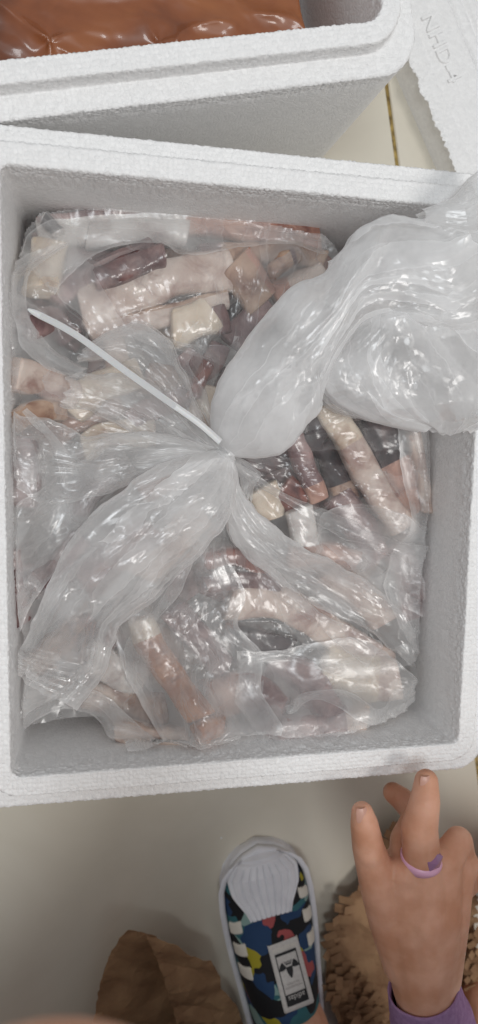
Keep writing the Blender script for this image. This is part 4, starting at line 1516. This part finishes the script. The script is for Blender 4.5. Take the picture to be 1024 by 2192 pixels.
m, nt, N, L, b = mat('camouflage_canvas')
tc = nd(N, 'ShaderNodeTexCoord')
mp = nd(N, 'ShaderNodeMapping')
mp.inputs['Scale'].default_value = (1, 1, 0.4)
L.new(tc.outputs['Object'], mp.inputs[0])
n = nd(N, 'ShaderNodeTexNoise', i_Scale=55.0, i_Detail=1.0)
L.new(mp.outputs[0], n.inputs['Vector'])
mixv = nd(N, 'ShaderNodeMix', data_type='VECTOR')
mixv.inputs[0].default_value = 0.022
L.new(mp.outputs[0], mixv.inputs[4])
L.new(n.outputs['Color'], mixv.inputs[5])
v = nd(N, 'ShaderNodeTexVoronoi', i_Scale=62.0)
L.new(mixv.outputs[1], v.inputs['Vector'])
sc_ = nd(N, 'ShaderNodeSeparateColor')
L.new(v.outputs['Color'], sc_.inputs[0])
r = ramp(N, [(0, (.012, .045, .12)), (.26, (.004, .004, .006)), (.46, (.03, .13, .15)), (.58, (.012, .045, .12)), (.70, (.36, .31, .02)), (.82, (.38, .08, .08)), (.88, (.24, .36, .33)),
             (.93, (.004, .004, .006))], 'CONSTANT')
L.new(sc_.outputs[0], r.inputs[0])
L.new(r.outputs[0], b.inputs['Base Color'])
b.inputs['Roughness'].default_value = 0.8
M['camo'] = m


def patch(name, A0, B0, off, material, parent=None, n_=(40, 40), fn=None, smooth=True):
    """A0, B0: functions of (s, t) in 0..1 giving a and b (b in -1..1)"""
    s2, t2 = np.meshgrid(np.linspace(0, 1, n_[0]), np.linspace(0, 1, n_[1]), indexing='ij')
    a, b_ = A0(s2, t2), B0(s2, t2)
    o_ = off if fn is None else off + fn(s2, t2)
    x, y, z = upper(a, b_, o_)
    # close the rim down to the surface
    Vt = np.stack([x, y, z], -1)
    x2, y2, z2 = upper(a, b_, 0.0)
    Vb = np.stack([x2, y2, z2], -1)
    Vt[0], Vt[-1], Vt[:, 0], Vt[:, -1] = Vb[0], Vb[-1], Vb[:, 0], Vb[:, -1]
    return keep(gridmesh(name, Vt, material, smooth=smooth), parent or shoe)


av = np.r_[np.linspace(0, 0.03, 26), np.linspace(0.032, SLEN, 80)]
bv = np.sin(np.linspace(-np.pi / 2, np.pi / 2, 61))
AA, BB = np.meshgrid(av, bv, indexing='ij')
x, y, z = upper(AA, BB)
op_ = ~((((AA - 0.196) / 0.036) ** 2 + (BB / 0.72) ** 2) < 1)
keep(gridmesh('upper', np.stack([x, y, z], -1), M['camo'], mask=op_), shoe)
# sole
an_ = []
oa = np.r_[np.linspace(0, .02, 20) ** 1.0, np.linspace(.022, .215, 50), np.linspace(.217, SLEN, 18)]
outl = [(a, swid(a) - .0006) for a in oa] + [(a, -(swid(a) - .0006)) for a in oa[::-1]]
V = []
for off, z_ in ((-.002, 0.0), (.0, .002), (.0015, .010), (.001, .0165), (.0002, .0170), (.0012, .0176), (.001, .023), (-.001, .0250), (-.004, .0252), (-.007, .0235)):
    row = []
    for a, b_ in outl:
        ca_ = a + (off if a > .1 else -off) * (1 - min(1, abs(b_) / .04)) - (.003 if a < .02 else -.002 if a > .21 else 0) * (1 - min(1, abs(b_) / .035))
        row.append(SW(ca_, b_ + math.copysign(off, b_), z_))
    V.append(row)
sole = keep(gridmesh('sole', np.array(V), M['shoe_white'], closed_u=True), shoe)
sv_ = [tuple(p) for p in V[0]]
# shell toe cap: wide at the toe, narrowing to the back, with ribs spreading forward
capb = lambda s2: np.interp(s2, [0, .12, .35, .6, .85, 1], [.93, .985, .97, .80, .56, .48])
patch('toe_cap', lambda s2, t2: 0.0025 + s2 * 0.056 + 0.001 * np.abs(2 * t2 - 1) ** 2 * 2 * s2,
      lambda s2, t2: (2 * t2 - 1) * capb(s2) - 0.03 * s2, 0.0028, M['shoe_white'], n_=(90, 150),
      fn=lambda s2, t2: -0.0019 * np.clip((s2 - .10) / .08, 0, 1) * np.exp(-((((t2 * 9.0) % 1.0) - 0.5) / 0.09) ** 2) - 0.0012 * np.exp(-((s2 - .07) / .02) ** 2)
      - 0.0012 * np.exp(-(np.minimum(t2, 1 - t2) / .015) ** 2))
patch('toe_bumper', lambda s2, t2: -0.000 + s2 * 0.006 + 0 * t2, lambda s2, t2: (2 * t2 - 1) * .97, 0.0030, M['shoe_white'], n_=(10, 80))
zz = lambda s2, t2: 0.0006 * np.where((np.floor(t2 * 15) % 2) > 0, 1, -1) * np.where(s2 < .3, -1, 1) * ((s2 < .02) | (s2 > .98))
for sgn, lst in ((-1, ((.060, .012), (.082, .012), (.104, .012))), (1, ((.044, .011), (.067, .012), (.090, .012)))):
    for a0, wd_ in lst:
        patch('stripe', lambda s2, t2, a0=a0, wd_=wd_: a0 + s2 * wd_ + zz(s2, t2) + 0.007 * t2,
              lambda s2, t2, sgn=sgn: sgn * (0.72 + 0.25 * t2), 0.0011, M['stripe'], n_=(12, 40))
# tongue label
LA0, LB0, LW2, LL2 = 0.1115, 0.006, 0.0148, 0.0270
LSC = 1.08
lan = R(3)


def lab(u, v_, off):
    """u across, v toward the heel, metres from the label centre"""
    u, v_ = np.asarray(u, float) * LSC, np.asarray(v_, float) * LSC
    a = LA0 + v_ * math.cos(lan) - u * math.sin(lan)
    b_ = LB0 + u * math.cos(lan) + v_ * math.sin(lan)
    x, y, z = upper(a, b_ / swid(a), 0.0)
    zc_ = 0.0015 + upper(a, b_ * 0.3 / swid(a), 0.0)[2]
    return np.stack([x, y, np.maximum(zc_, z + 0.001) + off], -1)


def labgrid(name, u0, u1, v0, v1, off, material, parent, th=0.0, n_=24):
    U2, V2 = np.meshgrid(np.linspace(u0, u1, n_), np.linspace(v0, v1, n_))
    T = lab(U2, V2, off)
    if th:
        T[0, :, 2] -= th
        T[-1, :, 2] -= th
        T[:, 0, 2] -= th
        T[:, -1, 2] -= th
    o_ = gridmesh(name, T, material)
    o_.parent = parent
    o_.matrix_parent_inverse = shoe.matrix_parent_inverse @ Matrix.Identity(4) if parent is shoe else Matrix.Identity(4)
    return o_


patch_l = keep(labgrid('tongue_label', -LW2, LW2, -LL2, LL2, 0.0016, M['label_cloth'], None, th=.0016), shoe)


def labprint(name, polys, off, material):
    vs_, fs_ = [], []
    for poly in polys:
        n0 = len(vs_)
        q = lab([p[0] for p in poly], [p[1] for p in poly], off)
        vs_ += list(q)
        fs_.append(tuple(range(n0, n0 + len(poly))))
    return keep(mesh(name, vs_, fs_, material, smooth=False), shoe)


def strips(u0, v0, u1, v1, n_=8):
    out = []
    for k in range(n_):
        a, c = u0 + (u1 - u0) * k / n_, u0 + (u1 - u0) * (k + 1) / n_
        out.append([(a, v0), (c, v0), (c, v1), (a, v1)])
    return out


def vstrips(u0, v0, u1, v1, n_=10):
    out = []
    for k in range(n_):
        a, c = v0 + (v1 - v0) * k / n_, v0 + (v1 - v0) * (k + 1) / n_
        out.append([(u0, a), (u1, a), (u1, c), (u0, c)])
    return out


fw, v0, v1 = 0.0105, -0.0200, 0.0210
fr_ = strips(-fw, v0, fw, v0 + .0022) + vstrips(-fw, v0 + .0022, -fw + .0009, 0.0135) + vstrips(fw - .0009, v0 + .0022, fw, 0.0135)
for k in range(4):
    fr_ += strips(-fw, 0.0118 + k * .0024, fw, 0.0118 + (k + 1) * .0024)
labprint('printed_frame', fr_, 0.0021, M['black'])


def leaf(cu_, cv_, ang, ln, wd_):
    """one leaf of the emblem, pointing along ang, cut by three white lines"""
    out = []
    n_ = 16
    tt_ = np.linspace(0, 1, n_)
    hw = wd_ * np.sin(np.pi * tt_ ** 0.85) ** 0.8
    for i in range(n_ - 1):
        c0q, c1q = tt_[i] * ln, tt_[i + 1] * ln
        if any(abs((tt_[i] + tt_[i + 1]) / 2 - g) < 0.022 for g in (.12, .22, .32)):
            continue
        q = [(c0q, -hw[i]), (c1q, -hw[i + 1]), (c1q, hw[i + 1]), (c0q, hw[i])]
        out.append([(cu_ + a * math.sin(ang) + c * math.cos(ang), cv_ + a * math.cos(ang) - c * math.sin(ang)) for a, c in q])
    return out


labprint('printed_emblem', leaf(0, -.0125, 0, .0135, .0030), 0.0022, M['black'])
labprint('printed_emblem', leaf(-.0012, -.0120, R(-58), .0100, .0028) + leaf(.0012, -.0120, R(58), .0100, .0028), 0.0023, M['black'])


def labtext(body_, size, vc, material, off, sp=1.0):
    o_ = textmesh('printed_words', body_, size, 0.0, material, spacing=sp)
    n_ = len(o_.data.vertices)
    co = np.zeros(n_ * 3)
    o_.data.vertices.foreach_get('co', co)
    co = co.reshape(-1, 3)
    # the label is read from the wearer's side turned round: words upside down here
    q = lab(-co[:, 0], vc + co[:, 1], off)
    o_.data.vertices.foreach_set('co', q.ravel())
    o_.data.update()
    return keep(o_, shoe)


labtext('adidas', 0.0066, 0.0146, M['label_cloth'], 0.0027)
labtext('THE BRAND WITH', 0.0020, 0.0068, M['print_grey'], 0.0024)
labtext('THE 3 STRIPES', 0.0020, 0.0042, M['print_grey'], 0.0024)
# woven marks at the top of the label
labprint('stitching', [[(u - .0003, -.0245), (u + .0003, -.0245), (u + .0003, -.0215), (u - .0003, -.0215)] for u in np.linspace(-.011, .011, 15)], 0.0022, M['stripe'])

# ------------------------------------------------------------------ person taking the picture
bm = bmesh.new()
kn_ = P(60, 2915, 0.56)
hp = np.array([-0.12, -0.50, 0.50])
kn2, hp2 = np.array([0.40, -0.085, 0.46]), np.array([0.12, -0.52, 0.50])
limb(bm, kn_, hp, 0.052, 0.095)
limb(bm, kn_ - [0.0, 0.015, 0.01], (-0.03, -0.50, 0.07), 0.048, 0.036)
limb(bm, (-0.03, -0.50, 0.04), (-0.04, -0.42, 0.03), 0.035, 0.028)
limb(bm, hp, hp2, 0.12, 0.12)
limb(bm, hp2, kn2, 0.095, 0.060)
limb(bm, kn2, (0.52, -0.26, 0.06), 0.054, 0.036)
limb(bm, (0.52, -0.26, 0.04), (0.54, -0.16, 0.03), 0.035, 0.028)
limb(bm, (0.0, -0.52, 0.55), (0.04, -0.32, 0.98), 0.14, 0.14)  # unseen upper body from here on, added for the shade it casts
limb(bm, (-0.13, -0.29, 1.02), (0.21, -0.29, 1.02), 0.06, 0.06)
limb(bm, (0.04, -0.28, 1.04), (0.05, -0.18, 1.12), 0.055, 0.05)
limb(bm, (0.05, -0.14, 1.15), (0.05, -0.16, 1.24), 0.085, 0.10)
limb(bm, (-0.15, -0.29, 1.01), (-0.22, -0.20, 0.76), 0.050, 0.042)
limb(bm, (0.23, -0.29, 1.01), (0.32, -0.20, 0.78), 0.050, 0.042)
ph = empty('person', (-0.14, -0.10, 0), label='seated person taking the picture, only a blurred bare knee at the lower left', cat='person')
keep(skin_body(bm, 0.006, M['skin'], 'body', 6), ph)
bm = bmesh.new()
limb(bm, (0.0, -0.52, 0.56), (0.04, -0.32, 0.98), 0.165, 0.165)
limb(bm, (-0.14, -0.29, 1.02), (0.22, -0.29, 1.02), 0.085, 0.085)
limb(bm, (-0.15, -0.29, 1.01), (-0.22, -0.20, 0.80), 0.070, 0.060)
limb(bm, (0.23, -0.29, 1.01), (0.32, -0.20, 0.82), 0.070, 0.060)
limb(bm, hp, hp + (kn_ - hp) * 0.60, 0.125, 0.09)
limb(bm, hp2, hp2 + (kn2 - hp2) * 0.80, 0.115, 0.078)
for lx_ in np.linspace(-0.30, 0.34, 8):       # unseen skirt mass, added to block light from the lower floor
    limb(bm, (lx_, -0.50, 0.46), (lx_, -0.38, 0.36), 0.12, 0.070)
    limb(bm, (lx_, -0.58, 0.45), (lx_, -0.62, 0.12), 0.14, 0.12)
keep(skin_body(bm, 0.008, M['shorts'], 'clothing_shade_blocker', 6), ph)

# ------------------------------------------------------------------ kraft paper


def sheet(name, poly, zf, material, spacing=0.006, crum=0.004, seed=0, root=None, rag=0.0):
    """crumpled paper: a triangulated outline, folded flat facets; poly entries are (px, py, z)"""
    pw = []
    n_ = len(poly)
    for i in range(n_):
        a, c = poly[i], poly[(i + 1) % n_]
        pa, pc_ = P(*a), P(*c)
        k = max(1, int(np.linalg.norm(pc_ - pa) / (spacing * 0.8)))
        for t in range(k):
            pw.append(pa + (pc_ - pa) * t / k)
    pw = np.array(pw)
    rg_ = random.Random(seed)
    if rag:
        pw[:, :2] += np.array([[rg_.uniform(-rag, rag), rg_.uniform(-rag, rag)] for _ in pw])
    lo, hi = pw.min(0), pw.max(0)
    X2, Y2 = np.meshgrid(np.arange(lo[0], hi[0], spacing), np.arange(lo[1], hi[1], spacing))
    X2 = X2 + np.array([rg_.uniform(-.4, .4) for _ in range(X2.size)]).reshape(X2.shape) * spacing
    Y2 = Y2 + np.array([rg_.uniform(-.4, .4) for _ in range(Y2.size)]).reshape(X2.shape) * spacing
    x2, y2 = X2.ravel(), Y2.ravel()
    ok = inside_poly(x2, y2, pw[:, :2]) & (polydist(x2, y2, pw[:, :2]) > spacing * 0.45)
    x2, y2 = x2[ok], y2[ok]
    # height: blend of the outline heights by distance
    d_ = np.hypot(x2[:, None] - pw[None, :, 0], y2[:, None] - pw[None, :, 1]) + 1e-4
    w_ = 1 / d_ ** 2.2
    z2 = (w_ * pw[None, :, 2]).sum(1) / w_.sum(1)
    if zf is not None:
        z2 = z2 + zf(x2, y2)
    allp = np.vstack([pw, np.c_[x2, y2, z2]])
    allp[:, 2] += facet(allp[:, 0] * 38, allp[:, 1] * 38, 600 + seed) * crum + facet(allp[:, 0] * 90, allp[:, 1] * 90, 610 + seed) * crum * 0.4
    allp[:, 2] = np.maximum(allp[:, 2], 0.0012)
    nb = len(pw)
    res = mgeo.delaunay_2d_cdt([Vector(p[:2]) for p in allp], [(i, (i + 1) % nb) for i in range(nb)], [], 1, 1e-6)
    vv = []
    for p, orig in zip(res[0], res[3]):
        z_ = allp[orig[0], 2] if orig else 0.002
        vv.append((p.x, p.y, z_))
    o_ = mesh(name, vv, [tuple(f) for f in res[2]], material, smooth=False)
    so_ = o_.modifiers.new('thickness', 'SOLIDIFY')
    so_.thickness = 0.0004
    return keep(o_, root) if root else o_


kp = empty('kraft_paper', tuple(P(380, 2150, 0)), label='crumpled brown kraft paper standing open on the tiles left of the shoe', cat='kraft paper')
sheet('back_leaf', [(195, 2215, .03), (212, 2120, .035), (232, 2050, .04), (256, 2008, .05), (276, 1990, .055), (305, 1996, .05), (335, 2003, .050), (352, 2040, .03),
                    (372, 2100, .015), (400, 2160, .01), (420, 2240, .01), (300, 2260, .02)], lambda x, y: 0.004 * vnoise(x * 30, y * 30, seed=72), M['kraft'], crum=.0018, seed=1, root=kp, rag=.0008)
sheet('front_leaf', [(312, 2000, .056), (372, 2022, .062), (410, 2048, .058), (452, 2056, .05), (470, 2088, .04), (474, 2120, .035), (505, 2150, .03), (522, 2195, .02), (520, 2250, .02),
                     (395, 2250, .03), (372, 2170, .045), (350, 2090, .056), (330, 2040, .058)], None, M['kraft'], crum=.0045, seed=2, root=kp, rag=.0008)

kh = empty('honeycomb_paper', tuple(P(800, 2100, 0)), label='slit honeycomb kraft paper lying under the reaching hand', cat='packing paper')
hole = [(700, 2050, .012), (705, 2000, .018), (722, 1960, .022), (750, 1915, .02), (790, 1860, .018), (812, 1820, .018), (840, 1770, .016), (880, 1745, .014), (930, 1800, .014),
        (985, 1850, .012), (1008, 1900, .012), (1018, 1960, .014), (1015, 2010, .015), (1030, 2060, .014), (1040, 2200, .012), (1000, 2260, .01), (820, 2260, .012), (740, 2230, .012), (712, 2160, .015), (695, 2100, .014)]
sheet('paper_sheet', hole, lambda x, y: 0.008 * vnoise(x * 14, y * 14, seed=71), M['kraft'], crum=.004, seed=3, root=kh, rag=.0012)


def cells(name, path, nrow, pitch, seed, z0, root):
    """rows of small tilted flaps where the slit paper has opened"""
    rg_ = random.Random(seed)
    pp = catmull(np.array([P(a, c, z0) for a, c in path]), 400)
    arc_ = np.r_[0, np.cumsum(np.linalg.norm(np.diff(pp, axis=0), axis=1))]
    vs_, fs_ = [], []
    for rw in range(nrow):
        s = (rw % 2) * pitch * 0.5
        while s < arc_[-1]:
            c = np.array([np.interp(s, arc_, pp[:, k]) for k in range(3)])
            c2 = np.array([np.interp(min(s + .002, arc_[-1]), arc_, pp[:, k]) for k in range(3)])
            t_ = (c2 - c)
            if np.linalg.norm(t_) < 1e-6:
                break
            t_ /= np.linalg.norm(t_)
            n_ = np.array([-t_[1], t_[0], 0])
            c = c + n_ * (rw - nrow / 2 + .5) * pitch * 0.62 + np.array([0, 0, rg_.uniform(-.002, .004) + 0.004 * math.sin(rw * 1.1 + s * 60)])
            til = rg_.uniform(0.1, 0.55)*(1 if rg_.random() < .8 else -1)
            w2, l2 = pitch * rg_.uniform(.30, .38), pitch * rg_.uniform(.46, .62)
            tw = 0.45 + rg_.uniform(-.14, .14)
            a_ = t_ * math.cos(tw) + n_ * math.sin(tw)
            b2 = (n_ * math.cos(tw) - t_ * math.sin(tw)) * math.cos(til) + np.array([0, 0, 1.0]) * math.sin(til)
            nn_ = np.cross(a_, b2)
            n0 = len(vs_)
            for th_ in (0, .0005):
                for x_, y_ in ((-1, -.9), (-.4, -.92), (1, -.85), (1, .9), (.3, .95), (-1, .9)):
                    vs_.append(c + a_ * w2 * x_ + b2 * l2 * y_ + nn_ * th_)
            fs_.append(tuple(range(n0, n0 + 6)))
            fs_.append(tuple(range(n0 + 11, n0 + 5, -1)))
            for k in range(6):
                fs_.append((n0 + k, n0 + 6 + k, n0 + 6 + (k + 1) % 6, n0 + (k + 1) % 6))
            s += pitch * rg_.uniform(.70, .85)
    return tag(keep(mesh(name, vs_, fs_, M['kraft'], smooth=False), root), kind='stuff')


cells('slit_cell', [(885, 1752), (850, 1785), (820, 1820), (800, 1850)], 3, .0135, 1, .020, kh)
cells('slit_cell', [(745, 1925), (722, 1970), (712, 2020), (714, 2060)], 2, .0140, 2, .024, kh)
cells('slit_cell', [(708, 2090), (735, 2105), (765, 2130), (790, 2170), (805, 2230)], 5, .0135, 3, .022, kh)
cells('slit_cell', [(985, 1880), (1000, 1930), (1005, 1990), (1010, 2060), (1020, 2150)], 3, .0125, 4, .018, kh)
